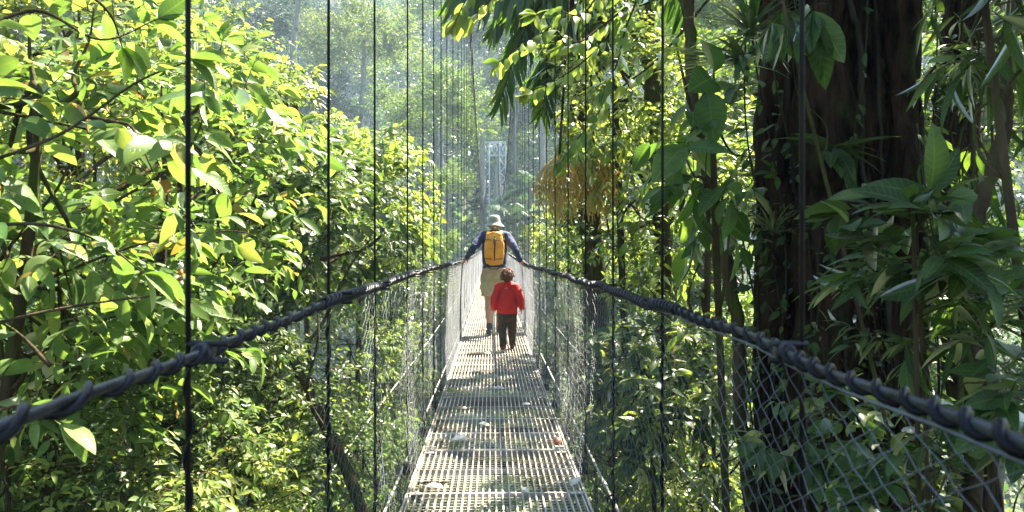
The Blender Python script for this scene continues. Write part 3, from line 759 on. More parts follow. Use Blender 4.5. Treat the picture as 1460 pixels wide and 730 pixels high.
# big palm whose fronds hang into the top of the view
def hanging_palm():
    r = np.random.default_rng(31); top = P(800, -190, 9.5); z0 = gz(top[0] + .6, 10) - .2; o = np.array([top[0] + .6, 10., z0])
    root = empty('hanging_palm', o, 0, 'large palm with long dark fronds drooping into the top centre of the view', 'palm')
    mb = MB(); tube(mb, spline([(0, 0, 0), (.1, .2, 4), tuple(top - o)], 8), .13, 10); mb.build('trunk', M['bark'], root)
    fr = [([(862, -120, 9.3), (770, -45, 8.9), (700, -22, 8.7), (640, -6, 8.6)], .52, .1),
          ([(858, -110, 9.3), (790, -20, 9.0), (745, 50, 8.9), (712, 150, 8.9)], .46, .5),
          ([(850, -90, 9.6), (812, 20, 9.5), (785, 90, 9.5), (772, 165, 9.5)], .46, .5),
          ([(870, -90, 9.4), (862, -10, 9.2), (852, 40, 9.1), (846, 95, 9.1)], .4, .5),
          ([(850, -120, 9.4), (800, -70, 9.2), (765, -30, 9.1), (735, 12, 9.0)], .5, .3),
          ([(850, -100, 9.7), (780, -50, 9.8), (730, 0, 9.9), (700, 40, 9.9)], .48, .3),
          ([(860, -100, 9.5), (830, -20, 9.8), (800, 40, 10), (755, 120, 10.2)], .5, .45),
          ([(900, -120, 9.5), (940, -60, 9.4), (975, 10, 9.3), (990, 80, 9.3)], .45, .4)]
    for pts, lf, spread in fr:
        mb = MB(); q0 = np.array([P(*t_) for t_ in pts]); path = spline(np.vstack([top, q0]) - o, 8)
        tube(mb, path, np.linspace(.02, .005, len(path)), 6, 1)
        n = 44; tt = np.linspace(.22, .995, n); u = np.linspace(0, 1, len(path))
        q = np.stack([np.interp(tt, u, path[:, k]) for k in range(3)], -1)
        T = unit(np.stack([np.interp(tt, u, np.gradient(path[:, k])) for k in range(3)], -1))
        ln = lf * np.sin(tt * PI * .8 + .3) ** .5
        for s in (-1, 1):
            sdv = unit(np.cross(T, [0, -1., .3]) + np.array([.01, 0, 0])) * s
            d = T * .45 + sdv * (spread + .12) + np.array([0, s * .25, -.85]) + r.normal(size=q.shape) * .07
            leaves(mb, q, d, np.array([.3, -1., .35]) + r.normal(size=q.shape) * .35, ln * r.uniform(.8, 1.15, n), T_STRAP, 0, 1.9)
        mb.build('frond', [M['palm'], M['vine']], root)
    # orange hanging flower strands
    for px, py, Y, w in ((797, 236, 8.0, 25), (848, 232, 8.3, 27)):
        mb = MB(); c = P(px, py, Y); N = 95
        for k in range(N):
            a = r.uniform(0, 2 * PI); u = r.random() ** .6; rr = w / F_ * Y * (.15 + 1.15 * u); ln = (1 - .55 * u) * r.uniform(.35, .75)
            s = c - o; e = s + np.array([math.cos(a) * rr, math.sin(a) * rr, .06 * r.random() - .16 * u])
            wv = r.normal(size=3) * .02
            pth = spline([s, s * .45 + e * .55 + [0, 0, .07], e + wv, e + wv * -1 + [0, 0, -ln * .5], e + wv + [0, 0, -ln]], 3)
            tube(mb, pth, .0042, 3, cap=False)
        pth = spline([top - o, (top - o) * .5 + (c - o) * .5 + np.array([.1, .1, .3]), c - o], 6); tube(mb, pth, .014, 6, 1)
        mb.build('flower_strands', [M['orange_strand'], M['vine']], root)
M['orange_strand'] = pbr('orange_flower_strands', (.72, .40, .07), .7, col2=(.5, .36, .09), nscale=6)
hanging_palm()

# ---- left bank: near broad-leaved plants
tree(1, 'broadleaf_tree', 'near tree with big oval sunlit leaves filling the upper left edge', 'tree', P(50, 210, 3.9), (.95, .8, 1.15), 26, 5, 6, .18, T_BIG, M['leaf_bright'], base=(-3.2, 4.6), tr=.05, rc=.42, twig=.003, up=-1)
tree(2, 'broadleaf_tree', 'broad-leaved tree behind the nearest left cable with mid green leaves', 'tree', P(235, 255, 5.6), (1.1, 1.1, 1.35), 44, 8, 7, .145, T_BIG, M['leaf_bright'], base=(-3.0, 6.2), tr=.06, rc=.36, twig=.003, up=-1)
tree(3, 'broadleaf_tree', 'dark green leafy tree with branching dark limbs left of the bridge', 'tree', P(400, 320, 8.2), (1.25, 1.3, 1.05), 60, 10, 8, .14, T_MID, M['leaf_mid'], base=(-2.6, 8.8), tr=.08, rc=.32, nlimb=18, up=-.8)
tree(4, 'yellow_bush', 'tall bush of glowing yellow-green leaves against the hazy slope', 'tree', P(515, 300, 11.5), (1.0, 1.1, 1.25), 60, 10, 8, .15, T_MID, M['leaf_yellow'], base=(-2.0, 12), tr=.06, rc=.34, up=-.9, droop=.5)
tree(5, 'yellow_bush', 'yellow-green leafy bush above the dark limbs left of the bridge', 'tree', P(425, 175, 10.2), (.8, 1.0, .75), 34, 9, 8, .15, T_MID, M['leaf_yellow'], base=(-2.9, 11), tr=.05, rc=.34, up=-.9, droop=.5)
tree(6, 'broadleaf_tree', 'sunlit leafy tree below the upper left branches reaching to the handrail', 'tree', P(90, 470, 4.6), (.95, .8, .7), 26, 6, 6, .15, T_BIG, M['leaf_bright'], base=(-2.9, 4.9), tr=.035, rc=.42, twig=.003, up=-1)
tree(7, 'slender_tree', 'slender tree with small green leaves behind the left netting', 'tree', P(400, 560, 8.5), (1.1, 1.2, 1.0), 60, 9, 8, .085, T_MID, M['leaf_mid'], base=(-2.2, 9), tr=.05, rc=.3, up=-1)
tree(8, 'leafy_shrub', 'sunlit small-leaved shrub below the left handrail near the camera', 'shrub', P(190, 640, 5.6), (1.1, 1.0, .7), 50, 10, 9, .08, T_MID, M['leaf_bright'], base=(-2.6, 5.8), tr=.03, rc=.3, up=-1)
tree(9, 'leafy_shrub', 'small-leaved shrub in the lower left corner of the view', 'shrub', P(20, 690, 4.4), (.8, .8, .6), 36, 8, 8, .09, T_MID, M['leaf_mid'], base=(-2.9, 4.5), tr=.03, rc=.34, up=-1)
tree(10, 'leafy_shrub', 'small-leaved shrub low beside the left edge of the deck', 'shrub', P(520, 670, 9.2), (1.0, 1.1, .8), 50, 9, 8, .09, T_MID, M['leaf_bright'], base=(-1.5, 9.5), tr=.03, rc=.3, up=-1)
tree(16, 'broadleaf_tree', 'small-leaved dark tree behind the lower left shrubs', 'tree', P(120, 560, 7.5), (1.7, 1.2, 1.2), 70, 10, 8, .1, T_MID, M['leaf_mid'], base=(-4.2, 8), tr=.06, rc=.3, up=-1)
tree(17, 'broadleaf_tree', 'leafy tree between the upper left tree and the hazy slope', 'tree', P(120, 110, 8.0), (1.7, 1.2, 1.6), 90, 10, 8, .13, T_MID, M['leaf_yellow'], base=(-4.5, 9), tr=.07, rc=.3, up=-1)

def near_branches():
    r = np.random.default_rng(9)
    o = np.array([-2.75, 3.7, gz(-2.75, 3.7) - .1])
    root = empty('branching_shrub', o, 0, 'shrub whose long thin branches cross the upper left in front of the tree', 'shrub')
    mb = MB(); tube(mb, spline([(0, 0, 0), (.1, .1, 2.0), (-.2, 0, 4.4)], 6), np.linspace(.035, .015, 13), 7); mb.build('trunk', M['bark'], root)
    runs = [([(-60, 250, 3.2), (90, 195, 3.3), (200, 120, 3.4), (278, 88, 3.4)], .16, .17),
            ([(-50, 60, 3.0), (60, 20, 3.2), (150, 60, 3.3), (230, 30, 3.5)], .17, .16),
            ([(-60, 330, 3.0), (60, 320, 3.1), (150, 345, 3.2), (210, 390, 3.3)], .17, .15),
            ([(-40, 470, 3.3), (90, 440, 3.4), (190, 425, 3.6), (300, 415, 3.9)], .14, .13),
            ([(20, 420, 4.4), (200, 350, 4.5), (330, 330, 4.6), (385, 345, 4.7)], .16, .15),
            ([(0, 160, 3.8), (150, 190, 4.0), (215, 205, 4.0)], .2, .14),
            ([(80, 520, 3.2), (30, 470, 3.2), (-30, 440, 3.0)], .16, .12),
            ([(-30, 600, 3.0), (40, 575, 3.0), (95, 600, 3.1)], .15, .14),
            ([(100, -30, 3.4), (160, 20, 3.4), (180, 70, 3.5)], .15, .14),
            ([(150, 300, 4.1), (260, 230, 4.3), (300, 150, 4.4), (320, 60, 4.6)], .13, .15)]
    for pts, lf, st in runs:
        mb = MB(); p = np.array([P(*q) for q in pts]) - o
        CORR[0] = o
        branch_run(mb, r, p, .009, lf, T_BIG, st, droop=.3, upn=.45); CORR[0] = None
        mb.build('branch', [M['leaf_bright'], M['bark']], root)
near_branches()

def bare_tree(name, label, pts, r0, r1, mat, forks=(), leafy=None, seed=1, cat='tree', nring=10):
    """a trunk drawn through points; forks are limbs; leafy adds a crown above the view"""
    r = np.random.default_rng(seed)
    p = np.array([P(*q) for q in pts]); dv = unit(p[0] - p[1]); dv = unit(np.array([dv[0] * .8, dv[1] * .8, min(dv[2], -.3)])); b = p[0].copy()
    while b[2] > gz(b[0], b[1]) - .2: b = b + dv * .1
    root = empty(name, b, 0, label, cat); mb = MB()
    full = spline(np.vstack([b, p]) if p[0][2] > b[2] + .3 else p, 10)
    full[1:-1] += r.normal(size=full[1:-1].shape) * r0 * .12
    tube(mb, full - b, np.linspace(r0, r1, len(full)), nring)
    for f, rr in forks:
        q = spline(np.array([P(*x) for x in f]), 7) - b; tube(mb, q, np.linspace(rr, rr * .35, len(q)), 6)
    mb.build('trunk', mat, root)
    if leafy:
        c, R, ncl, leaf, lm = leafy; mb = MB(); c = np.asarray(c, float)
        C = c + clumps(r, ncl, up=-.7) * R
        foliage(mb, r, C - b, .36 * R, 9, 8, leaf, T_MID, centre=c - b)
        mb.build('crown', [lm, M['bark']], root)
    return root
# dark leaning stems behind the left netting
bare_tree('leaning_tree', 'dark leaning trunk slanting down behind the left netting', [(520, 735, 6.6), (470, 620, 6.8), (415, 500, 7.0), (365, 410, 7.2), (335, 300, 7.4)], .055, .025, M['bark'], forks=[([(415, 500, 7), (455, 470, 7.2), (500, 380, 7.5), (530, 340, 7.8)], .02), ([(470, 620, 6.8), (440, 560, 6.6), (455, 480, 6.6), (450, 400, 6.8)], .02)], leafy=(P(330, 250, 7.6), .7, 16, .13, M['leaf_mid']), seed=41)
bare_tree('leaning_tree', 'thin dark stem standing behind the leaning trunk on the left', [(330, 760, 6.2), (345, 640, 6.3), (322, 560, 6.5), (340, 430, 6.6)], .03, .014, M['bark'], forks=[([(322, 560, 6.5), (290, 470, 6.6), (250, 430, 6.8)], .012)], leafy=(P(335, 400, 6.8), .4, 8, .12, M['leaf_mid']), seed=42)
bare_tree('leaning_tree', 'crooked dark stem at the far left below the handrail', [(70, 760, 4.6), (75, 680, 4.7), (60, 600, 4.8), (95, 520, 5.0)], .03, .015, M['bark'], leafy=(P(95, 500, 5.1), .35, 7, .12, M['leaf_mid']), seed=43)
bare_tree('dark_limb_tree', 'tree with a level dark limb crossing behind the left handrail', [(300, 700, 7.8), (320, 560, 8.0), (300, 450, 8.2)], .05, .03, M['bark'], forks=[([(300, 452, 8.2), (380, 440, 8.0), (450, 375, 8.0), (520, 355, 8.2), (545, 335, 8.3)], .035), ([(310, 460, 8.2), (230, 440, 8.2), (170, 445, 8.4)], .028)], leafy=(P(300, 400, 8.4), .8, 18, .12, M['leaf_mid']), seed=44)

tree(18, 'broadleaf_tree', 'small tree of mid green leaves filling in below the yellow bush', 'tree', P(560, 400, 13.5), (1.0, 1.2, 1.0), 60, 9, 8, .12, T_MID, M['leaf_mid'], base=(-1.6, 14), tr=.05, rc=.32, up=-1)
tree(19, 'fine_leaved_tree', 'fine-leaved tree showing through gaps behind the left tree', 'tree', P(330, 200, 9.5), (1.3, 1.0, 1.5), 80, 11, 9, .085, T_MID, M['leaf_bright'], base=(-3.4, 10), tr=.05, rc=.28, up=-1)
tree(20, 'fine_leaved_tree', 'fine-leaved bush in the shade between the left handrail and the dark limb', 'shrub', P(280, 500, 6.6), (.9, .8, .7), 60, 10, 9, .07, T_MID, M['leaf_mid'], base=(-2.4, 6.8), tr=.03, rc=.28, up=-1)
tree(21, 'leafy_shrub', 'bright yellow-green shrub between the leaning trunks and the left netting', 'shrub', P(330, 640, 7.0), (1.4, .9, .9), 72, 9, 9, .085, T_MID, M['leaf_yellow'], base=(-2.2, 7.2), tr=.03, rc=.3, up=-1)
tree(22, 'leafy_shrub', 'bright yellow-green shrub seen through the left netting below the handrail', 'shrub', P(500, 520, 10.5), (1.1, .9, .8), 56, 9, 9, .09, T_MID, M['leaf_yellow'], base=(-1.9, 10.8), tr=.03, rc=.3, up=-1)
tree(23, 'leafy_shrub', 'sunlit shrub at the very bottom left with small pale leaves', 'shrub', P(180, 730, 4.7), (1.0, .7, .5), 50, 9, 9, .07, T_MID, M['leaf_yellow'], base=(-2.2, 4.8), tr=.025, rc=.3, up=-1)
# ---- right bank
tree(67, 'leafy_shrub', 'yellow-green shrub seen through the right netting near the deck', 'shrub', P(930, 650, 8.4), (1.1, .9, .8), 50, 8, 9, .09, T_MID, M['leaf_yellow'], base=(1.8, 8.6), tr=.03, rc=.3, up=-1)
tree(50, 'yellow_tree', 'bright yellow-green tree with fine sprays hanging over the right side of the bridge', 'tree', P(880, 140, 8.6), (.85, .9, 1.1), 54, 9, 8, .11, T_MID, M['leaf_yellow'], base=(2.2, 10.5), tr=.06, rc=.32, up=-1, droop=.5, mid=None)
tree(51, 'broadleaf_tree', 'mid green tree with small leaves behind the thin right trunk', 'tree', P(885, 300, 9.8), (1.1, 1.2, 1.0), 44, 8, 8, .11, T_MID, M['leaf_mid'], base=(1.9, 10.2), tr=.06, rc=.3, up=-1)
tree(52, 'yellow_bush', 'low yellow-green bush glowing just above the right handrail', 'shrub', P(835, 345, 14), (1.2, 1.2, .75), 46, 9, 8, .12, T_MID, M['leaf_yellow'], base=(1.9, 14.4), tr=.05, rc=.32, up=-1)
tree(53, 'broadleaf_tree', 'light green tree between the slim trunk and the giant trunk', 'tree', P(1010, 330, 8.2), (1.0, 1.0, 1.6), 44, 7, 8, .13, T_MID, M['leaf_yellow'], base=(2.4, 8.8), tr=.06, rc=.3, up=-1)
tree(54, 'broadleaf_tree', 'broad-leaved plant lit from behind beneath the right handrail', 'shrub', P(930, 570, 6.8), (.7, .9, .6), 26, 6, 6, .17, T_BIG, M['leaf_mid'], base=(1.5, 7), tr=.035, rc=.34, up=-1)
tree(55, 'leafy_shrub', 'leafy shrub low beside the right edge of the deck', 'shrub', P(850, 660, 9.0), (.9, 1.1, .8), 46, 8, 8, .1, T_MID, M['leaf_mid'], base=(1.3, 9.2), tr=.03, rc=.3, up=-1)
tree(56, 'leafy_shrub', 'bright shrub between the slim trunk and the giant trunk below the handrail', 'shrub', P(1020, 600, 7.2), (1.0, .9, 1.0), 44, 7, 8, .11, T_MID, M['leaf_yellow'], base=(2.2, 7.4), tr=.035, rc=.3, up=-1)
tree(57, 'broadleaf_tree', 'sparse leafy tree in sunlight beyond the far right trunks', 'tree', P(1390, 210, 8.5), (1.2, 1.0, 1.8), 40, 7, 8, .12, T_MID, M['leaf_mid'], base=(5.3, 9), tr=.06, rc=.3, up=-1)
tree(58, 'broadleaf_tree', 'tree with large drooping oval leaves beside the left flank of the giant trunk', 'tree', P(1020, 190, 4.9), (.34, .4, .85), 10, 2, 4, .27, T_BIG, M['leaf_broad'], base=(1.5, 5.4), tr=.035, rc=.5, up=-1, droop=.7, twig=.004)
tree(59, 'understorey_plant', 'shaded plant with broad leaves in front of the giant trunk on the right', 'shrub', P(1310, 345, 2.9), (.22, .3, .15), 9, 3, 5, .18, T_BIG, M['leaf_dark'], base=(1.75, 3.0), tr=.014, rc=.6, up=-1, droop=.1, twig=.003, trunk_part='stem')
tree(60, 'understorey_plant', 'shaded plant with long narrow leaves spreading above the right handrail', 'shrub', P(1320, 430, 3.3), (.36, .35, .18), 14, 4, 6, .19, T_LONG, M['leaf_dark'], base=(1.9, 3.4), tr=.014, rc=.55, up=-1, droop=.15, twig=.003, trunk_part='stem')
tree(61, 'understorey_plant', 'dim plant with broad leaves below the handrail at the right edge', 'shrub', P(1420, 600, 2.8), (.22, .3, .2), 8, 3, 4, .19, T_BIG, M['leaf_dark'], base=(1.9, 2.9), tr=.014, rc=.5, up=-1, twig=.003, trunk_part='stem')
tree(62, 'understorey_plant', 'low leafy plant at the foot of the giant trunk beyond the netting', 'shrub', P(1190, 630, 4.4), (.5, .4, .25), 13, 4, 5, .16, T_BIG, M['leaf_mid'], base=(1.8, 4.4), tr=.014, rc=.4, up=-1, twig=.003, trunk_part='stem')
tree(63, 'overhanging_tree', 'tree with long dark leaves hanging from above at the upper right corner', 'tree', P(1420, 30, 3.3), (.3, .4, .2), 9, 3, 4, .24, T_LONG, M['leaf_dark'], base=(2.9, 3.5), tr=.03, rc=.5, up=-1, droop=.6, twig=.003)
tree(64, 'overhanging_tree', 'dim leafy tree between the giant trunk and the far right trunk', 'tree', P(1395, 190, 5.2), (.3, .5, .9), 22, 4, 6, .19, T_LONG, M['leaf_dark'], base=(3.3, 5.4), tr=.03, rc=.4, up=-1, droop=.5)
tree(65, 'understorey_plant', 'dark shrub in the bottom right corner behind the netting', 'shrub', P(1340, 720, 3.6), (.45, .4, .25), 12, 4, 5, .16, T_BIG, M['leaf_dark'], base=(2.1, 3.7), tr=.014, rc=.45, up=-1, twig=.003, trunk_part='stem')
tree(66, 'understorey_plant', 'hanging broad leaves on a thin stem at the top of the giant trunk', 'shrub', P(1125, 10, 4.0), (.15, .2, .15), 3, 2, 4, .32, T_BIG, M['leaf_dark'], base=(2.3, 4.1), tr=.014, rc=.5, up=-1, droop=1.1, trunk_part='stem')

bare_tree('slim_tree', 'straight dark trunk behind the second right suspender', [(955, 600, 9.0), (945, 430, 9.0), (943, 250, 9.0), (925, 60, 9.0), (915, -120, 9.0)], .105, .085, M['bark'], forks=[([(945, 300, 9), (905, 235, 8.8), (880, 205, 8.6)], .035), ([(944, 330, 9), (975, 290, 9), (1000, 200, 9.2)], .03), ([(940, 130, 9), (900, 40, 9.2), (870, -30, 9.2)], .035)], leafy=(P(1060, -330, 9.6), 1.3, 26, .12, M['leaf_yellow']), seed=45)
bare_tree('mossy_slim_tree', 'slim mossy trunk curving down between the suspenders left of the giant trunk', [(1075, 735, 5.6), (1058, 600, 5.6), (1055, 480, 5.6), (1030, 330, 5.6), (1003, 215, 5.6), (988, 120, 5.6), (982, -60, 5.6)], .05, .038, M['bark'], forks=[([(1003, 215, 5.6), (985, 150, 5.5), (965, 60, 5.5)], .02), ([(1000, 200, 5.6), (1025, 165, 5.5), (1045, 120, 5.5)], .016)], leafy=(P(985, -180, 5.8), .8, 14, .16, M['leaf_mid']), seed=46)
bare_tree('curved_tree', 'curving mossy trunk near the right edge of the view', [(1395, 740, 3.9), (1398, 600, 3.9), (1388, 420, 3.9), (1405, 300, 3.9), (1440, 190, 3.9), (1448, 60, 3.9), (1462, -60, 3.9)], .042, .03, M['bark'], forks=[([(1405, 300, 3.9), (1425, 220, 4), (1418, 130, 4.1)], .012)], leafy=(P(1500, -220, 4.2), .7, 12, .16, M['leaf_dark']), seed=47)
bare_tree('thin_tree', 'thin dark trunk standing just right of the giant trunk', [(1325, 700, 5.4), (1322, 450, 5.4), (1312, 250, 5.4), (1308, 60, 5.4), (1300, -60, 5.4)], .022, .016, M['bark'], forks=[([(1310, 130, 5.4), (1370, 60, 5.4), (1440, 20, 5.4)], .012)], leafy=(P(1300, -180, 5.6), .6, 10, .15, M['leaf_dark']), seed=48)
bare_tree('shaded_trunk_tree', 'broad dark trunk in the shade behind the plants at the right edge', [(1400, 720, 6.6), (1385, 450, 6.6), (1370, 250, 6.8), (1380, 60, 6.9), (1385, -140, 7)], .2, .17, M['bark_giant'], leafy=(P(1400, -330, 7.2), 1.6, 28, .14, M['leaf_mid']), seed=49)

# the giant trunk
def giant():
    r = np.random.default_rng(66)
    bx, by = 2.33, 5.75; z0 = gz(bx, by) - .3
    root = empty('giant_tree', (bx, by, z0), 0, 'giant dark mossy tree trunk with climbing vines on the right of the bridge', 'tree')
    H = 15.0; ns = 200; nz = 300
    th = np.arange(ns) * 2 * PI / ns; zz = np.linspace(0, H, nz)
    TH, ZZ = np.meshgrid(th, zz)
    ev = np.array([1.6, .3, 2.6, 4.4]); 
    rad = .44 + .012 * np.maximum(0, 6 - ZZ) ** 1.1
    f = 0
    for k, a, ph, tw in ((3, .055, .4, .12), (5, .05, 1.7, -.16), (9, .028, 2.2, .22), (14, .02, .9, -.3), (23, .012, 4, .4), (37, .012, 2, -.5), (61, .010, 1, .3)):
        f = f + a * (1 - np.abs(np.sin(TH * k / 2 + ph + tw * ZZ + .5 * np.sin(ZZ * .9 + k))) ** .7 - .4)
    nn = np.array([mnoise.noise(Vector((math.cos(a) * 1.6, math.sin(a) * 1.6, z * 1.2))) for z in zz for a in th]).reshape(nz, ns)
    n2 = np.array([mnoise.noise(Vector((math.cos(a) * 7, math.sin(a) * 7, z * 2.5))) for z in zz for a in th]).reshape(nz, ns)
    rad = rad + f + .06 * nn + .03 * n2 + .012 * r.normal(size=n2.shape)
    V = np.stack([rad * np.cos(TH) - .004 * ZZ, rad * np.sin(TH), ZZ], -1).reshape(-1, 3)
    i = np.arange(nz - 1)[:, None] * ns; j = np.arange(ns)[None]; k = (j + 1) % ns
    mb = MB(); mb.add(V, np.stack([i + j, i + k, i + ns + k, i + ns + j], -1).reshape(-1, 4))
    # secondary fused stems and big limbs
    for ang, off, rr in ((-2.2, .45, .16), (-1.0, .5, .12), (-2.9, .42, .13), (-.3, .48, .1)):
        z = np.linspace(0, 13, 40); a = ang + .18 * np.sin(z * .5 + ang)
        q = np.stack([off * (1 + .12 * np.maximum(0, 4 - z) / 4) * np.cos(a), off * np.sin(a), z], -1)
        q = np.repeat(q, 1, 0); zf = np.linspace(0, 13, 160); q = np.stack([np.interp(zf, z, q[:, k_]) for k_ in range(3)], -1)
        tube(mb, q, rr * (1 + .15 * np.sin(zf * 1.7 + ang)), 22)
        vv = mb.V[-1]; mb.V[-1] = (vv + np.array([[mnoise.noise(Vector(v * 5)), mnoise.noise(Vector(v * 5 + 9)), 0] for v in vv * np.array([1, 1, .5])]) * .09).astype(np.float32)
    top = np.array([0, 0, H - .3])
    crown_c = np.array([7.0, .8, 13.5])  # main crown, out of view, placed to shade the right bank
    C = crown_c + clumps(r, 60, up=-.8) * np.array([3.4, 3.4, 2.0])
    C2 = np.array([1.5, .5, 15.5]) + clumps(r, 16, up=-.8) * np.array([2.0, 1.8, 1.4])
    C3 = np.array([2.9, -1.6, 10.9]) + clumps(r, 46, up=-.8) * np.array([2.7, 2.9, .9])  # unseen low boughs, added to block sky light on the right
    for c in C3[::3]:
        p = limb_path(r, (.2, -.1, 9.6), c, .06); tube(mb, p, np.linspace(.06, .015, len(p)), 5)
    fork = np.array([[1.2, .9, H + .4], [2.6, 2.2, H + .2]])
    tube(mb, spline([(0, 0, H - 1.5), (1.2, .6, H - .4), (3.4, 1.4, H - .6), tuple(crown_c)], 6), np.linspace(.34, .1, 19), 10)
    tube(mb, spline([(0, 0, H - .6), (.4, .1, H + .6), (1.5, .5, H + 1.6)], 6), np.linspace(.42, .1, 13), 10)
    for c in C[::2]:
        p = limb_path(r, (2.6, 1.1, H - .6), c, .06); tube(mb, p, np.linspace(.09, .02, len(p)), 5)
    for c in C2[::2]:
        p = limb_path(r, (.4, .1, H + .4), c, .06); tube(mb, p, np.linspace(.07, .02, len(p)), 5)
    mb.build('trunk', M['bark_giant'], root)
    mb = MB(); foliage(mb, r, np.vstack([C, C2, C3]), 1.1, 22, 9, .27, T_CLUMP, centre=(3, 3, 13))
    mb.build('crown', [M['leaf_mid'], M['bark']], root)
    # vines crawling on the camera side
    def on(a, z, ex=.03):
        ii = int(np.clip(z / H * (nz - 1), 0, nz - 1)); jj = int((a % (2 * PI)) / (2 * PI) * ns) % ns
        q = rad[max(0, ii - 2):ii + 3].take(range(jj - 2, jj + 3), axis=1, mode='wrap').max() + ex
        return (q * math.cos(a) - .004 * z, q * math.sin(a), z)
    paths = [([-2.0, -1.95, -1.75, -1.5, -1.48, -1.3, -1.15, -1.0], [9.5, 8.2, 7.6, 7.1, 6.3, 5.9, 5.4, 4.6], .022),
             ([-2.6, -2.4, -2.5, -2.2, -2.1, -2.2], [10, 8, 6.6, 5.6, 4.2, 1], .014),
             ([-2.9, -2.95, -2.8, -2.9, -2.7], [9.6, 8, 6.5, 5, 2.5], .016),
             ([-1.2, -1.1, -1.25, -1.1, -.9], [9.8, 8.4, 6.8, 5, 2], .012),
             ([-.6, -.75, -.6, -.7], [9.8, 7, 5, 2], .014),
             ([-1.7, -1.85, -1.8, -1.6, -1.7], [8.6, 7, 5.6, 4, 2], .011),
             ([-3.3, -3.2, -3.35, -3.2], [9.8, 7, 5, 2], .02)]
    for an, zs, rr in paths:
        a = np.interp(np.linspace(0, 1, 70), np.linspace(0, 1, len(an)), an); z = np.interp(np.linspace(0, 1, 70), np.linspace(0, 1, len(zs)), zs)
        q = np.array([on(x, y, rr * .8) for x, y in zip(a, z)])
        for _ in range(3): q[1:-1] = (q[:-2] + q[1:-1] * 2 + q[2:]) / 4
        q[1:-1] += r.normal(size=q[1:-1].shape) * .004
        mb = MB(); tube(mb, q, rr * r.uniform(.8, 1.1, 70), 7); mb.build('vine', M['vine'], root)
    # hanging dead roots and moss tufts
    mb = MB()
    for _ in range(160):
        a = r.uniform(-3.3, .2); z = r.uniform(3.4, 10); s = np.array(on(a, z, 0)); L = r.uniform(.15, .9)
        e = s + np.array([math.cos(a) * .06 + r.normal() * .04, math.sin(a) * .06, -L])
        q = spline([s, (s + e) / 2 + np.array([math.cos(a) * .05, math.sin(a) * .05, 0]), e], 4); tube(mb, q, np.linspace(.005, .002, len(q)), 3, cap=False)
    mb.build('hanging_roots', M['bark_giant'], root)
    mb = MB(); n = 5200; a = r.uniform(-3.6, .5, n); z = r.uniform(2.5, 10.5, n)
    pts = np.array([on(x, y, -.01) for x, y in zip(a, z)]); nz_ = np.array([mnoise.noise(Vector(p * 1.6)) for p in pts]); ok = nz_ > .05
    pts = pts[ok]; a = a[ok]; N = len(pts)
    d = np.stack([np.cos(a), np.sin(a), -.6 * np.ones(N)], -1) + r.normal(size=(N, 3)) * .5
    leaves(mb, pts, d, rsph(r, N), r.uniform(.03, .08, N), T_FAR)
    mb.build('moss', M['moss'], root)
M['moss'] = leaf_mat('moss_tufts', [(0, (.03, .045, .008)), (1, (.07, .09, .015))], tw=.2)
giant()
# epiphyte rosettes and a fern on the giant trunk are plants of their own
def rosette(seed, label, c, n, L, mats, wide=1.0, els=(.1, 1.1), tpl=T_STRAP, name='epiphyte', azr=(0, 2 * PI), cat='plant'):
    r = np.random.default_rng(seed); mb = MB()
    az = r.uniform(*azr, n); el = r.uniform(*els, n)
    d = np.stack([np.cos(az) * np.cos(el), np.sin(az) * np.cos(el), np.sin(el)], -1)
    leaves(mb, r.normal(size=(n, 3)) * .015, d, np.array([0, 0, 1.]) - d * .3, L * r.uniform(.6, 1.1, n), tpl, 0, wide)
    return tag(mb.build(name, [mats], loc=c), label, cat)
rosette(1, 'spiky epiphyte with strap leaves perched on the upper left of the giant trunk', P(1075, 45, 4.95), 60, .42, M['palm'], 1.2, els=(-.5, 1.2), azr=(PI * .6, PI * 2.1))
rosette(2, 'strap-leaved epiphyte sticking out towards the bridge from the trunk', P(1062, 88, 5.0), 34, .55, M['palm'], 1.3, els=(-.2, .5), azr=(PI * .8, PI * 1.7))
rosette(3, 'small grassy epiphyte low on the left face of the giant trunk', P(1105, 330, 5.15), 34, .26, M['palm'], 1.0, azr=(PI * .8, PI * 2.0))
rosette(4, 'fern with long fronds leaning from the trunk above the right handrail', P(1190, 215, 5.05), 14, .4, M['leaf_dark'], 1.3, tpl=T_LONG, els=(-.9, .6), azr=(PI, PI * 2))

def climber():
    r = np.random.default_rng(15); bx, by = 2.33, 5.75; o = np.array([bx - .3, by - .6, gz(bx, by) - .1])
    root = empty('climbing_plant', o, 0, 'climbing plant with small leaves covering the left flank of the giant trunk', 'plant')
    mb = MB(); lf = MB()
    for k in range(13):
        a = r.uniform(-3.5, -1.6) if k % 3 else r.uniform(-1.3, -.2); z = np.linspace(r.uniform(1, 4), r.uniform(5, 10), 26)
        aa = a + .25 * np.sin(z * 1.3 + k); rr = .66 + .03 * np.sin(z * 3 + k)
        q = np.stack([bx + rr * np.cos(aa) - .004 * z, by + rr * np.sin(aa), o[2] + z], -1) - o
        tube(mb, q, .006, 4, cap=False)
        m = 60; t = r.uniform(0, 25, m); i0 = t.astype(int); p = q[i0] + (q[np.minimum(i0 + 1, 25)] - q[i0]) * (t - i0)[:, None]
        d = np.stack([np.cos(a) * np.ones(m), np.sin(a) * np.ones(m), -.5 * np.ones(m)], -1) + r.normal(size=(m, 3)) * .6
        leaves(lf, p, d, np.array([0, -.4, 1.]) + r.normal(size=(m, 3)) * .5, r.uniform(.04, .12, m), T_MID)
    mb.build('stems', M['vine'], root); lf.build('foliage', M['leaf_dark'], root)
climber()
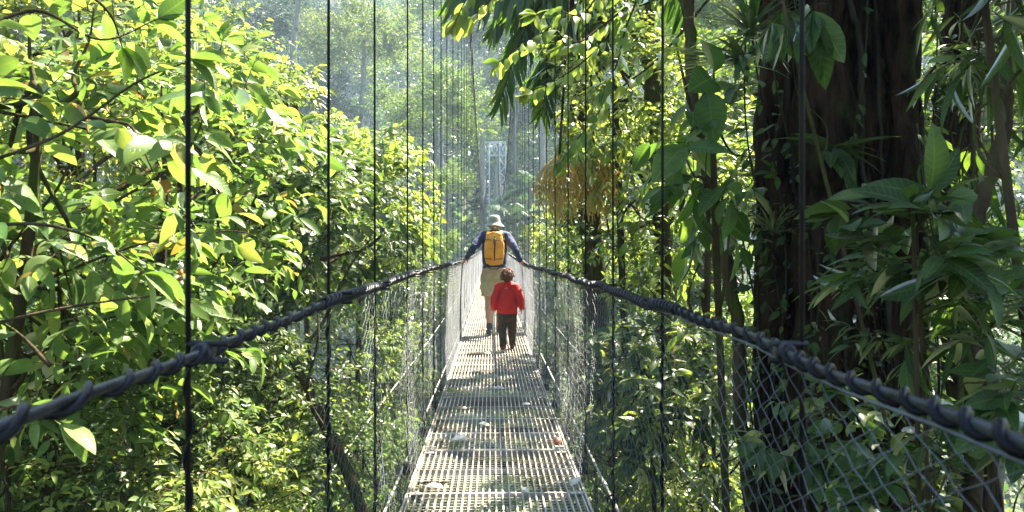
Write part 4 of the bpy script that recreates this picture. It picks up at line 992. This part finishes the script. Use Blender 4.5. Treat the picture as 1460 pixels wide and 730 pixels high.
# overhanging sprays at the top centre
def overhang():
    r = np.random.default_rng(90)
    o = np.array([3.0, 7.6, gz(3.0, 7.6)])
    root = empty('overhanging_tree', o, 0, 'tree reaching yellow-green sprays in from the right across the top centre', 'tree')
    mb = MB(); tube(mb, spline([(0, 0, 0), (.2, -.3, 5), (-.2, -.5, 10)], 8), np.linspace(.09, .05, 17), 8); mb.build('trunk', M['bark'], root)
    top = o + np.array([-.2, -.5, 9.6])
    for pts in ([(860, -180, 7), (740, -90, 6.8), (672, -10, 6.7), (650, 30, 6.6)], [(860, -160, 7), (760, -60, 6.9), (700, 0, 6.8), (672, 25, 6.8)], [(900, -100, 7.2), (830, 0, 7.2), (760, 55, 7.1), (712, 88, 7.0)],
                [(930, -40, 7.5), (860, 60, 7.5), (800, 110, 7.4), (755, 130, 7.4)], [(930, 0, 7.2), (870, -20, 7), (830, 20, 6.8), (800, 15, 6.7)], [(960, 60, 7.4), (880, 130, 7.4), (830, 190, 7.4), (800, 230, 7.4)], [(880, 20, 7.2), (820, 60, 7), (790, 40, 6.9), (765, 20, 6.9)],
                [(950, -60, 7), (900, 20, 6.9), (880, 90, 6.9), (862, 130, 6.9)]):
        p = np.array([P(*q) for q in pts]); p = np.vstack([top + (p[0] - top) * .15, p]) - o
        mb = MB(); branch_run(mb, r, p, .014, .15, T_BIG, .045, droop=.5, start=.5, upn=.6, end_cluster=6)
        mb.build('branch', [M['leaf_yellow'], M['bark']], root)
overhang()
# a small red-brown dead leaf and marker tag that catch the eye

# ------------------------------------------------------------------ people
M['skin'] = pbr('skin', (.50, .29, .19), .55, col2=(.44, .24, .15), nscale=14)
M['skin2'] = pbr('skin_child', (.52, .30, .20), .55)
M['navy'] = pbr('navy_shirt', (.010, .022, .07), .85, col2=(.02, .036, .10), nscale=9, bump=.5, bscale=14, bdist=.02)
M['khaki'] = pbr('khaki_shorts', (.46, .40, .25), .85, col2=(.36, .31, .19), nscale=7, bump=.6, bscale=11, bdist=.02)
M['hat'] = pbr('grey_green_hat', (.27, .29, .24), .9, col2=(.2, .22, .18), nscale=16, bump=.4, bscale=25)
M['pack'] = pbr('orange_pack_cloth', (.80, .36, .02), .6, col2=(.68, .25, .015), nscale=8, bump=.5, bscale=12, bdist=.015)
M['pack_black'] = pbr('black_webbing', (.012, .012, .014), .6)
M['shoe'] = pbr('dark_grey_shoe', (.035, .04, .048), .6, col2=(.08, .09, .1), nscale=14)
M['sock'] = pbr('dark_sock', (.05, .055, .06), .9)
M['sole'] = pbr('shoe_sole', (.02, .02, .02), .8)
M['red'] = pbr('red_jacket', (.62, .012, .01), .75, col2=(.45, .008, .008), nscale=9, bump=.6, bscale=12, bdist=.02)
M['trouser'] = pbr('dark_trousers', (.035, .024, .014), .85, col2=(.055, .038, .022), nscale=9, bump=.5, bscale=14, bdist=.02)
M['child_shoe'] = pbr('brown_red_shoe', (.13, .03, .015), .6)
M['hair'] = pbr('auburn_hair', (.10, .035, .012), .6, col2=(.2, .085, .03), nscale=40, bump=.8, bscale=70)
M['hair_grey'] = pbr('grey_hair', (.3, .27, .23), .7, bump=.8, bscale=70)

def chain(mb, pts, radii, n=14, k=4, flat=None, ck=1.0):
    """closed tapered limb with rounded ends; flat=(axis vector, factor) squashes its section"""
    pts = np.asarray(pts, float); q = spline(pts, k)
    r = np.interp(np.linspace(0, 1, len(q)), np.linspace(0, 1, len(pts)), radii)
    t0 = unit(q[1] - q[0]); t1 = unit(q[-1] - q[-2])
    a = [.95, .8, .5]
    head = np.array([q[0] - t0 * r[0] * x * ck for x in a]); hr = [r[0] * math.sqrt(1 - x * x) for x in a]
    tail = np.array([q[-1] + t1 * r[-1] * x * ck for x in a[::-1]]); tl = [r[-1] * math.sqrt(1 - x * x) for x in a[::-1]]
    Pp = np.vstack([head, q, tail]); Rr = np.concatenate([hr, r, tl])
    if flat is None:
        tube(mb, Pp, Rr, n)
    else:
        ax, f = flat; ax = unit(np.asarray(ax, float))
        m2 = MB(); tube(m2, Pp, Rr, n); V = m2.V[0].reshape(len(Pp), n, 3).astype(float)
        d = V - Pp[:, None]; V = V + (f - 1) * (d @ ax)[..., None] * ax
        base = mb.n; mb.add(V.reshape(-1, 3), m2.F[0][0], 0)
        for F, mm, sm in m2.F[1:]: mb.F.append((F + base, 0, True))
def ball(mb, c, r, seg=16, rings=10):
    u = np.linspace(0, PI, rings + 1)[1:-1]; a = np.arange(seg) * 2 * PI / seg
    r = np.broadcast_to(np.asarray(r, float), (3,))
    V = np.array([[math.sin(x) * math.cos(y), math.sin(x) * math.sin(y), math.cos(x)] for x in u for y in a]) * r + np.asarray(c)
    V = np.vstack([V, np.asarray(c) + [0, 0, r[2]], np.asarray(c) - [0, 0, r[2]]])
    R = len(u); F = []
    for i in range(R - 1):
        for j in range(seg): F.append((i * seg + j, (i + 1) * seg + j, (i + 1) * seg + (j + 1) % seg, i * seg + (j + 1) % seg))
    base = mb.n; mb.add(V, F)
    t = np.array([[R * seg, j, (j + 1) % seg] for j in range(seg)]); b = np.array([[R * seg + 1, (R - 1) * seg + (j + 1) % seg, (R - 1) * seg + j] for j in range(seg)])
    mb.F.append((t.astype(np.int32) + base, 0, True)); mb.F.append((b.astype(np.int32) + base, 0, True))
def skinned(mb, name, mats, parent, voxel=.008, sm=3, fold=0):
    o = mb.build(name, mats, parent)
    md = o.modifiers.new('remesh', 'REMESH'); md.mode = 'VOXEL'; md.voxel_size = voxel; md.use_smooth_shade = True
    if sm:
        s = o.modifiers.new('smooth', 'SMOOTH'); s.iterations = sm; s.factor = .5
    if fold:
        tx = bpy.data.textures.get('cloth_folds') or bpy.data.textures.new('cloth_folds', 'CLOUDS'); tx.noise_scale = .09; tx.noise_depth = 2
        d = o.modifiers.new('folds', 'DISPLACE'); d.texture = tx; d.strength = fold; d.mid_level = .5; d.texture_coords = 'LOCAL'
    return o
def hand(mb, wrist, d, palm_n, s=1.0, curl=.6, thumb=1):
    """palm and five separate bent fingers"""
    w = np.asarray(wrist, float); d = unit(np.asarray(d, float)); n = unit(np.asarray(palm_n, float)); sd = np.cross(d, n)
    chain(mb, [w, w + d * .04 * s, w + d * .085 * s], [.024 * s, .033 * s, .036 * s], 12, 3, (n, .5))
    for i, (o, L) in enumerate(((-.027, .068), (-.009, .078), (.009, .073), (.026, .058))):
        b = w + d * .085 * s + sd * o * s
        m1 = b + (d * math.cos(curl * .5) + n * math.sin(curl * .5)) * L * .5 * s
        m2 = m1 + (d * math.cos(curl * 1.5) + n * math.sin(curl * 1.5)) * L * .3 * s
        e = m2 + (d * math.cos(curl * 2.3) + n * math.sin(curl * 2.3)) * L * .25 * s
        chain(mb, [b - d * .02 * s, b, m1, m2, e], np.array([.0085, .009, .0085, .008, .007]) * s, 8, 3)
    b = w + d * .025 * s - sd * .026 * s * thumb
    chain(mb, [b, b - sd * .025 * s * thumb + d * .025 * s + n * .012 * s, b - sd * .03 * s * thumb + d * .052 * s + n * .03 * s], np.array([.012, .0105, .009]) * s, 8, 3)
def head(mb, c, s, yaw=0.0):
    """front is +y"""
    c = np.asarray(c, float); cy_, sy_ = math.cos(yaw), math.sin(yaw)
    R = lambda v: c + s * np.array([v[0] * cy_ - v[1] * sy_, v[0] * sy_ + v[1] * cy_, v[2]])
    ball(mb, R((0, -.012, .02)), np.array([.076, .094, .1]) * s, 20, 14)
    ball(mb, R((0, .02, -.045)), np.array([.058, .07, .068]) * s)
    chain(mb, [R((0, .045, -.085)), R((0, .062, -.088))], [.026 * s, .02 * s], 10)
    chain(mb, [R((0, .078, .02)), R((0, .094, -.008)), R((0, .1, -.022))], [.009 * s, .012 * s, .015 * s], 8)
    for x in (-1, 1):
        chain(mb, [R((x * .075, -.008, .015)), R((x * .084, -.018, 0)), R((x * .079, -.01, -.026))], [.013 * s, .016 * s, .01 * s], 8, 3, ((1, 0, 0), .55))
        chain(mb, [R((x * .018, .078, .028)), R((x * .045, .068, .028))], [.009 * s, .008 * s], 6)
    chain(mb, [R((-.02, .083, -.052)), R((0, .09, -.05)), R((.02, .083, -.052))], [.006 * s, .009 * s, .006 * s], 6)

def man():
    Y = 12.62; x0 = .03; z0 = float(deck_z(Y)) + .004
    rt = empty('person', (x0, Y, z0), 0, 'man walking away in bucket hat, navy shirt and khaki shorts, hands on both handrails', 'person')
    def rail(sd, y):  # rail point in the man's frame
        q = rail_pt(sd, Y + y); return q - np.array([x0, Y, z0])
    RL, RR = rail(-1, .03), rail(1, .03)
    sh = {-1: np.array([-.19, -.01, 1.475]), 1: np.array([.19, -.01, 1.475])}
    wr = {-1: RL + np.array([.055, -.07, .045]), 1: RR + np.array([-.055, -.07, .045])}
    el = {s: sh[s] * .5 + wr[s] * .5 + np.array([s * .01, -.13, -.015]) for s in (-1, 1)}
    # legs: weight on the left leg, the right leg steps ahead
    hip = {-1: np.array([-.095, 0, .93]), 1: np.array([.095, 0, .93])}
    ank = {-1: np.array([-.075, -.1, .10]), 1: np.array([.075, .36, .09])}
    kne = {-1: np.array([-.085, .03, .50]), 1: np.array([.10, .24, .50])}
    b = MB()
    chain(b, [(0, .0, .95), (0, .01, 1.1), (0, 0, 1.3), (0, -.01, 1.43)], [.135, .13, .15, .12], 20, 4, ((0, 1, 0), .72))
    chain(b, [sh[-1], (0, -.01, 1.49), sh[1]], [.06, .075, .06], 12)
    chain(b, [(0, -.01, 1.46), (0, .0, 1.56)], [.058, .052], 12)
    head(b, (0, .015, 1.645), 1.0)
    for s in (-1, 1):
        chain(b, [sh[s], el[s] * .5 + sh[s] * .5, el[s], el[s] * .45 + wr[s] * .55, wr[s]], [.052, .047, .038, .036, .024], 12)
        d = np.array([s * .35, .62, -.25]); hand(b, wr[s], d, (s * .25, -.15, -1), 1.0, .65, thumb=-s)
        chain(b, [hip[s], hip[s] * .5 + kne[s] * .5, kne[s], kne[s] * .62 + ank[s] * .38 + np.array([0, -.025, 0]), ank[s]], [.098, .082, .056, .058, .036], 14)
        chain(b, [ank[s] + [0, -.03, -.03], ank[s] + [0, .06, -.045], ank[s] + [0, .14, -.055]], [.034, .036, .026], 10)
    skinned(b, 'body', M['skin'], rt, .007)
    t = MB()
    chain(t, [(0, .0, .98), (0, .01, 1.12), (0, 0, 1.3), (0, -.01, 1.42)], [.178, .178, .195, .16], 20, 4, ((0, 1, 0), .66), ck=.25)
    chain(t, [sh[-1], (0, -.01, 1.485), sh[1]], [.072, .088, .072], 12)
    for s in (-1, 1):
        cuff = wr[s] * .93 + el[s] * .07
        chain(t, [sh[s], el[s] * .5 + sh[s] * .5, el[s], el[s] * .45 + wr[s] * .55, cuff], [.07, .064, .054, .05, .038], 12)
    skinned(t, 'shirt', M['navy'], rt, .009, 2, .035)
    t = MB()
    chain(t, [(0, 0, .86), (0, 0, 1.0)], [.18, .172], 20, 3, ((0, 1, 0), .72), ck=.3)
    for s in (-1, 1):
        kn = kne[s] * 1.0 + np.array([0, 0, .09])
        chain(t, [hip[s] - [0, 0, .02], hip[s] * .45 + kn * .55, kn], [.112, .118, .115], 16, ck=.12)
        box(t, hip[s] * .5 + kn * .5 + np.array([s * .105, -.0, 0]), (.03, .13, .15))
    skinned(t, 'shorts', M['khaki'], rt, .009, 2, .035)
    for s in (-1, 1):
        a = ank[s]; t = MB()
        tilt = .06 if s < 0 else 0
        chain(t, [a + [0, -.055, -.04], a + [0, .02, -.035], a + [0, .11, -.05], a + [0, .19, -.058]], [.042, .047, .044, .032], 12, 4)
        sh_ = skinned(t, 'shoe', M['shoe'], rt, .007, 1)
        t = MB(); chain(t, [a + [0, -.06, -.073], a + [0, .06, -.073], a + [0, .19, -.073]], [.042, .046, .034], 12, 4, ((0, 0, 1), .28)); skinned(t, 'sole', M['sole'], sh_, .006, 0)
        t = MB(); chain(t, [a + [0, 0, -.01], a + [0, 0, .05]], [.042, .044], 12); skinned(t, 'sock', M['sock'], rt, .007, 1)
    t = MB(); c = np.array([0, .003, 1.665])
    ball(t, c + [0, -.005, -.01], (.084, .1, .09)); skinned(t, 'hair', M['hair_grey'], rt, .008, 1)
    # bucket hat
    t = MB(); prof = [(.0, .128), (.05, .126), (.078, .115), (.092, .08), (.099, .03), (.104, .012), (.135, -.015), (.165, -.042), (.163, -.048), (.13, -.022), (.1, .004)]
    n = 40; a = np.arange(n) * 2 * PI / n; V = []
    for rr, zz in prof:
        for x in a:
            wob = .004 * math.sin(3 * x) * (rr > .11)
            V.append((rr * .93 * math.cos(x), rr * 1.06 * math.sin(x) + .003, zz + wob))
    F = [(i * n + j, i * n + (j + 1) % n, (i + 1) * n + (j + 1) % n, (i + 1) * n + j) for i in range(len(prof) - 1) for j in range(n)]
    t.add(np.array(V) + c + [0, 0, .0], F); t.build('hat', M['hat'], rt)
    # the pack is carried, a thing of its own
    bp = empty('backpack', (x0, Y - .235, z0 + 1.3), 0, 'bright orange backpack with a black zip on the walking man\'s back', 'backpack')
    t = MB()
    chain(t, [(0, 0, -.215), (0, -.012, -.1), (0, -.01, .05), (0, .012, .2)], [.135, .148, .146, .105], 22, 4, ((0, 1, 0), .5), ck=.35)
    box(t, (0, .035, -.01), (.25, .06, .46))
    body = skinned(t, 'bag', M['pack'], bp, .008, 3, .022)
    t = MB(); chain(t, [(.0, -.088, .17), (.006, -.104, .05), (0, -.106, -.08), (.004, -.092, -.19)], [.008, .011, .011, .007], 8, 4); t.build('zip', M['pack_black'], bp)
    for z in (-.15, .13):
        t = MB(); tube(t, spline([(-.15, .02, z), (-.12, -.055, z - .01), (-.03, -.092, z - .02)], 5), .006, 6); tube(t, spline([(.15, .02, z), (.12, -.055, z - .01), (.03, -.092, z - .02)], 5), .006, 6); t.build('compression_strap', M['pack_black'], bp)
    t = MB(); chain(t, [(.0, -.098, .12), (.004, -.105, .06)], [.016, .016], 8); t.build('pull_tab', M['pack_black'], bp)
    for s in (-1, 1):
        t = MB(); chain(t, [(s * .07, .03, .2), (s * .095, .12, .245), (s * .11, .25, .235), (s * .115, .36, .1)], [.02] * 4, 10, 5, ((s * .2, .3, .9), .55)); t.build('strap', M['pack'], bp)
        t = MB(); a = np.linspace(0, 1, 12)[:, None]
        tube(t, spline([(s * .1, -.03, -.2), (s * .09, -.03, -.28), (s * .03, -.03, -.315), (0, -.03, -.31)], 6), .007, 6); t.build('loose_strap', M['pack_black'], bp)
    t = MB(); tube(t, spline([(-.03, 0, .24), (-.02, 0, .285), (.02, 0, .285), (.03, 0, .24)], 6), .008, 6); t.build('grab_loop', M['pack_black'], bp)

def boy():
    Y = 10.75; x0 = .19; z0 = float(deck_z(Y)) + .004; H = .60  # body scale against an adult
    rt = empty('person', (x0, Y, z0), 0, 'small child with auburn hair walking away in a red jacket and dark trousers', 'person')
    b = MB()
    sh = {s: np.array([s * .112, -.01, .80]) for s in (-1, 1)}
    el = {-1: np.array([-.165, -.055, .655]), 1: np.array([.17, -.05, .66])}
    wr = {-1: np.array([-.172, -.0, .525]), 1: np.array([.182, .01, .535])}
    hip = {s: np.array([s * .058, 0, .47]) for s in (-1, 1)}
    ank = {-1: np.array([-.055, -.1, .06]), 1: np.array([.065, .13, .055])}
    kne = {-1: np.array([-.06, .0, .27]), 1: np.array([.062, .09, .26])}
    chain(b, [(0, 0, .48), (0, .01, .6), (0, 0, .72), (0, 0, .79)], [.092, .09, .095, .07], 18, 4, ((0, 1, 0), .78))
    chain(b, [sh[-1], (0, 0, .805), sh[1]], [.036, .045, .036], 12)
    chain(b, [(0, 0, .8), (0, 0, .86)], [.038, .036], 10)
    head(b, (.0, .01, .925), .84)
    for s in (-1, 1):
        chain(b, [sh[s], el[s], wr[s]], [.034, .027, .019], 12)
        hand(b, wr[s], (0, .1, -1), (-s, .2, 0), .62, .5, thumb=s)
        chain(b, [hip[s], kne[s], ank[s]], [.06, .04, .026], 12)
        chain(b, [ank[s] + [0, -.02, -.02], ank[s] + [0, .08, -.035]], [.024, .02], 8)
    skinned(b, 'body', M['skin2'], rt, .005)
    t = MB()
    chain(t, [(0, 0, .465), (0, .0, .55), (0, 0, .68), (0, -.0, .775)], [.128, .132, .126, .092], 20, 4, ((0, 1, 0), .78), ck=.12)
    chain(t, [sh[-1], (0, 0, .812), sh[1]], [.05, .06, .05], 12)
    for s in (-1, 1): chain(t, [sh[s], el[s] * .5 + sh[s] * .5, el[s], wr[s]], [.05, .05, .045, .036], 12)
    chain(t, [(-.03, -.045, .83), (.03, -.045, .83)], [.03, .03], 10)
    skinned(t, 'jacket', M['red'], rt, .007, 2, .022)
    t = MB(); chain(t, [(0, 0, .45), (0, 0, .5)], [.1, .1], 16, 3, ((0, 1, 0), .85))
    for s in (-1, 1): chain(t, [hip[s], kne[s] * .5 + hip[s] * .5, kne[s], ank[s] + [0, -.005, .01]], [.072, .07, .056, .046], 14)
    skinned(t, 'trousers', M['trouser'], rt, .007, 2, .022)
    for s in (-1, 1):
        a = ank[s]; t = MB(); chain(t, [a + [0, -.035, -.022], a + [0, .03, -.024], a + [0, .095, -.032]], [.033, .034, .027], 12); skinned(t, 'shoe', M['child_shoe'], rt, .006, 1)
    # curly hair: many short curved locks over a cap
    r = np.random.default_rng(3); c = np.array([0, -.0, .945]); t = MB()
    ball(t, c, (.073, .085, .09))
    for v in rsph(r, 420):
        if v[2] < -.55 or (v[1] > .45 and v[2] < .35): continue
        p = c + v * np.array([.068, .08, .085]); n_ = r.normal(size=3) * .6
        q = np.array([p, p + v * .010 + n_ * .006, p + v * .013 + n_ * .012, p + v * .008 + n_ * .02 - [0, 0, .006]])
        tube(t, q, [.006, .0065, .005, .002], 5)
    t.build('hair', M['hair'], rt)
man(); boy()

# ------------------------------------------------------------------ leaves fallen on the deck
M['dead_leaf'] = leaf_mat('dry_leaf', [(0, (.34, .24, .13)), (1, (.5, .42, .28))], trans=(1, .9, .7), tw=.25)
M['pale_leaf'] = leaf_mat('bleached_leaf', [(0, (.62, .6, .5)), (1, (.72, .7, .62))], trans=(1, .95, .8), tw=.2)
M['brown_leaf'] = leaf_mat('brown_leaf', [(0, (.13, .05, .03)), (1, (.2, .09, .05))], trans=(1, .7, .5), tw=.2)
M['green_leaf'] = leaf_mat('fresh_fallen_leaf', [(0, (.28, .34, .06)), (1, (.35, .4, .1))], tw=.3)
def dropped(px, py, L, az, mat, label, tilt=.2, wide=1.0, curl=1.6):
    Y = 1.22 * F_ / (py - HY); x = (px - VX) / F_ * Y; z = float(deck_z(Y))
    V0, UV0, F0 = T_BIG; V = V0.copy(); V[:, 0] *= wide
    V[:, 2] = -.28 * (V0[:, 1] - .45) ** 2 * curl * .6 + .3 * np.abs(V0[:, 0]) + .03 * np.sin(V0[:, 1] * 13) * (V0[:, 0] * 4 + .4)
    V[:, 1] -= .5; V[:, 2] -= V[:, 2].min(); L = L * .78
    mb = MB(); mb.add(V * L, F0, 0, UV0)
    tube(mb, [(0, -.5 * L, V[1, 2] * L), (.004, -.62 * L, V[1, 2] * L + .004), (.012, -.75 * L, V[1, 2] * L)], .0018, 5)
    o = mb.build('fallen_leaf', mat, loc=(x, Y, z + .003)); o.rotation_euler = (Matrix.Rotation(.25 + tilt, 3, 'X') @ Matrix.Rotation(az, 3, 'Z')).to_euler(); o.location.z += L * .16
    sd = o.modifiers.new('thick', 'SOLIDIFY'); sd.thickness = .0015
    tag(o, label, 'leaf')
dropped(655, 627, .15, 1.9, M['pale_leaf'], 'largest bleached curled leaf lying on the grating, left of centre')
dropped(690, 606, .11, 1.2, M['pale_leaf'], 'pale dry leaf on the grating just beyond the largest bleached one')
dropped(619, 697, .13, 1.4, M['pale_leaf'], 'whitish leaf beside the twig at the near left of the deck', wide=.8)
dropped(795, 632, .13, .4, M['brown_leaf'], 'dark crumpled brown leaf near the right edge of the deck', tilt=.5, curl=3)
dropped(711, 556, .13, 1.5, M['pale_leaf'], 'flat white leaf in the middle of the deck between child and camera')
dropped(645, 562, .2, 1.4, M['green_leaf'], 'yellow-green leaf at the left edge of the deck', wide=.7)
dropped(656, 585, .15, 1.7, M['dead_leaf'], 'tan dry leaf beyond the largest bleached leaf at the left', wide=.7)
dropped(756, 520, .16, 1.5, M['pale_leaf'], 'white leaf at the right edge of the deck just behind the child', wide=.7)
dropped(695, 508, .12, 1.3, M['dead_leaf'], 'small tan leaf left of the child\'s feet')
dropped(690, 476, .13, 1.5, M['brown_leaf'], 'reddish leaf on the deck left of the man\'s shoe')
dropped(750, 578, .1, 1.6, M['pale_leaf'], 'small pale leaf right of the middle of the deck', wide=.8)
dropped(749, 700, .07, .6, M['pale_leaf'], 'tiny pale flake of leaf at the near end of the deck')
dropped(820, 690, .1, 2.4, M['pale_leaf'], 'pale leaf caught at the near right edge of the deck')
def deck_twig():
    r = np.random.default_rng(8); Y = 1.22 * F_ / (688 - HY); x = (596 - VX) / F_ * Y + .0; z = float(deck_z(Y)) + .008
    mb = MB(); q = spline([(0, 0, 0), (.05, -.005, .006), (.1, .004, .004), (.17, -.012, .008)], 10); tube(mb, q, .0045 + .002 * np.sin(np.arange(len(q)) * 1.9), 6)
    for _ in range(9):
        a = q[r.integers(len(q))]; tube(mb, [a, a + r.normal(size=3) * [.02, .015, .004] + [0, 0, .004]], [.003, .0012], 4)
    tag(mb.build('twig', M['bark'], loc=(x, Y, z)), 'knobbly dark twig lying across the near left of the deck', 'twig')
deck_twig()
# orange and white marker tied in the trees on the left
M['tag_orange'] = pbr('orange_tag', (.75, .12, .02), .6); M['tag_white'] = pbr('white_tag', (.75, .75, .72), .6)
def marker():
    c = P(261, 392, 4.25); rt = empty('marker_ribbon', c, 0, 'small orange and white ribbon tied among the leaves left of the nearest cable', 'ribbon')
    for nm, z0, z1, m_ in (('white_band', .03, .06, 'tag_white'), ('orange_band', -.03, .03, 'tag_orange'), ('white_tail', -.055, -.03, 'tag_white')):
        mb = MB(); tube(mb, [(0, 0, z0 + .0005), (.003, .002, (z0 + z1) / 2), (0, 0, z1 - .0005)], .012, 8); mb.build(nm, M[m_], rt)
    mb = MB(); tube(mb, [(0, 0, .06), (-.01, 0, .14), (-.04, 0, .22)], .002, 4); mb.build('string', M['tag_white'], rt)
marker()
HAZE=.0013; EXPO=3.1

# ------------------------------------------------------------------ light, air, camera
def lighting():
    w = bpy.data.worlds.new('World'); SC.world = w; w.use_nodes = True
    nt = w.node_tree; bg = nt.nodes['Background']
    sky = nt.nodes.new('ShaderNodeTexSky'); sky.sky_type = 'NISHITA'; sky.sun_disc = False
    el, az = SUN_EL, SUN_AZ                      # az measured clockwise from +Y towards +X
    sky.sun_elevation = math.radians(el); sky.sun_rotation = math.radians(az)
    nt.links.new(sky.outputs[0], bg.inputs[0]); bg.inputs[1].default_value = SKY
    l = bpy.data.lights.new('sun', 'SUN'); l.energy = SUN; l.angle = math.radians(.5); l.color = (1, .91, .74)
    o = bpy.data.objects.new('sun', l); COL.objects.link(o)
    d = Vector((math.sin(math.radians(az)) * math.cos(math.radians(el)), math.cos(math.radians(az)) * math.cos(math.radians(el)), math.sin(math.radians(el))))
    o.rotation_euler = (-d).to_track_quat('-Z', 'Y').to_euler()
    o.location = d * 60
SUN_EL, SUN_AZ, SUN, SKY = 57, 42, 5.0, .06
lighting()

def haze(density):
    mb = MB(); box(mb, (0, 150, 24), (1040, 940, 120))
    m, nt, out = newmat('haze_air')
    v = nt.nodes.new('ShaderNodeVolumePrincipled')
    v.inputs['Color'].default_value = (.58, .80, .98, 1); v.inputs['Density'].default_value = density; v.inputs['Anisotropy'].default_value = 0
    nt.links.new(v.outputs[0], out.inputs['Volume'])
    tag(mb.build('haze', m), kind='stuff')
if HAZE > 0: haze(HAZE)

cam = bpy.data.cameras.new('camera'); co = bpy.data.objects.new('camera', cam); COL.objects.link(co)
cam.sensor_width = 36; cam.lens = 36 * F_ / 1460
cam.clip_start = .05; cam.clip_end = 2000
co.location = (0, 0, 0)
co.rotation_euler = (math.radians(90), 0, -math.atan((730 - VX) / F_))
cam.dof.use_dof = True; cam.dof.focus_distance = 11; cam.dof.aperture_fstop = 7.1
SC.camera = co
vs = SC.view_settings
vs.view_transform = 'Standard'; vs.look = 'None'; vs.exposure = EXPO; vs.gamma = 1; vs.use_curve_mapping = False
cy = SC.cycles
cy.max_bounces = 8; cy.diffuse_bounces = 3; cy.glossy_bounces = 2; cy.transmission_bounces = 4; cy.volume_bounces = 0; cy.transparent_max_bounces = 4
cy.caustics_reflective = False; cy.caustics_refractive = False; cy.sample_clamp_indirect = 6
cy.use_denoising = True
try: cy.denoiser = 'OPENIMAGEDENOISE'
except Exception: pass
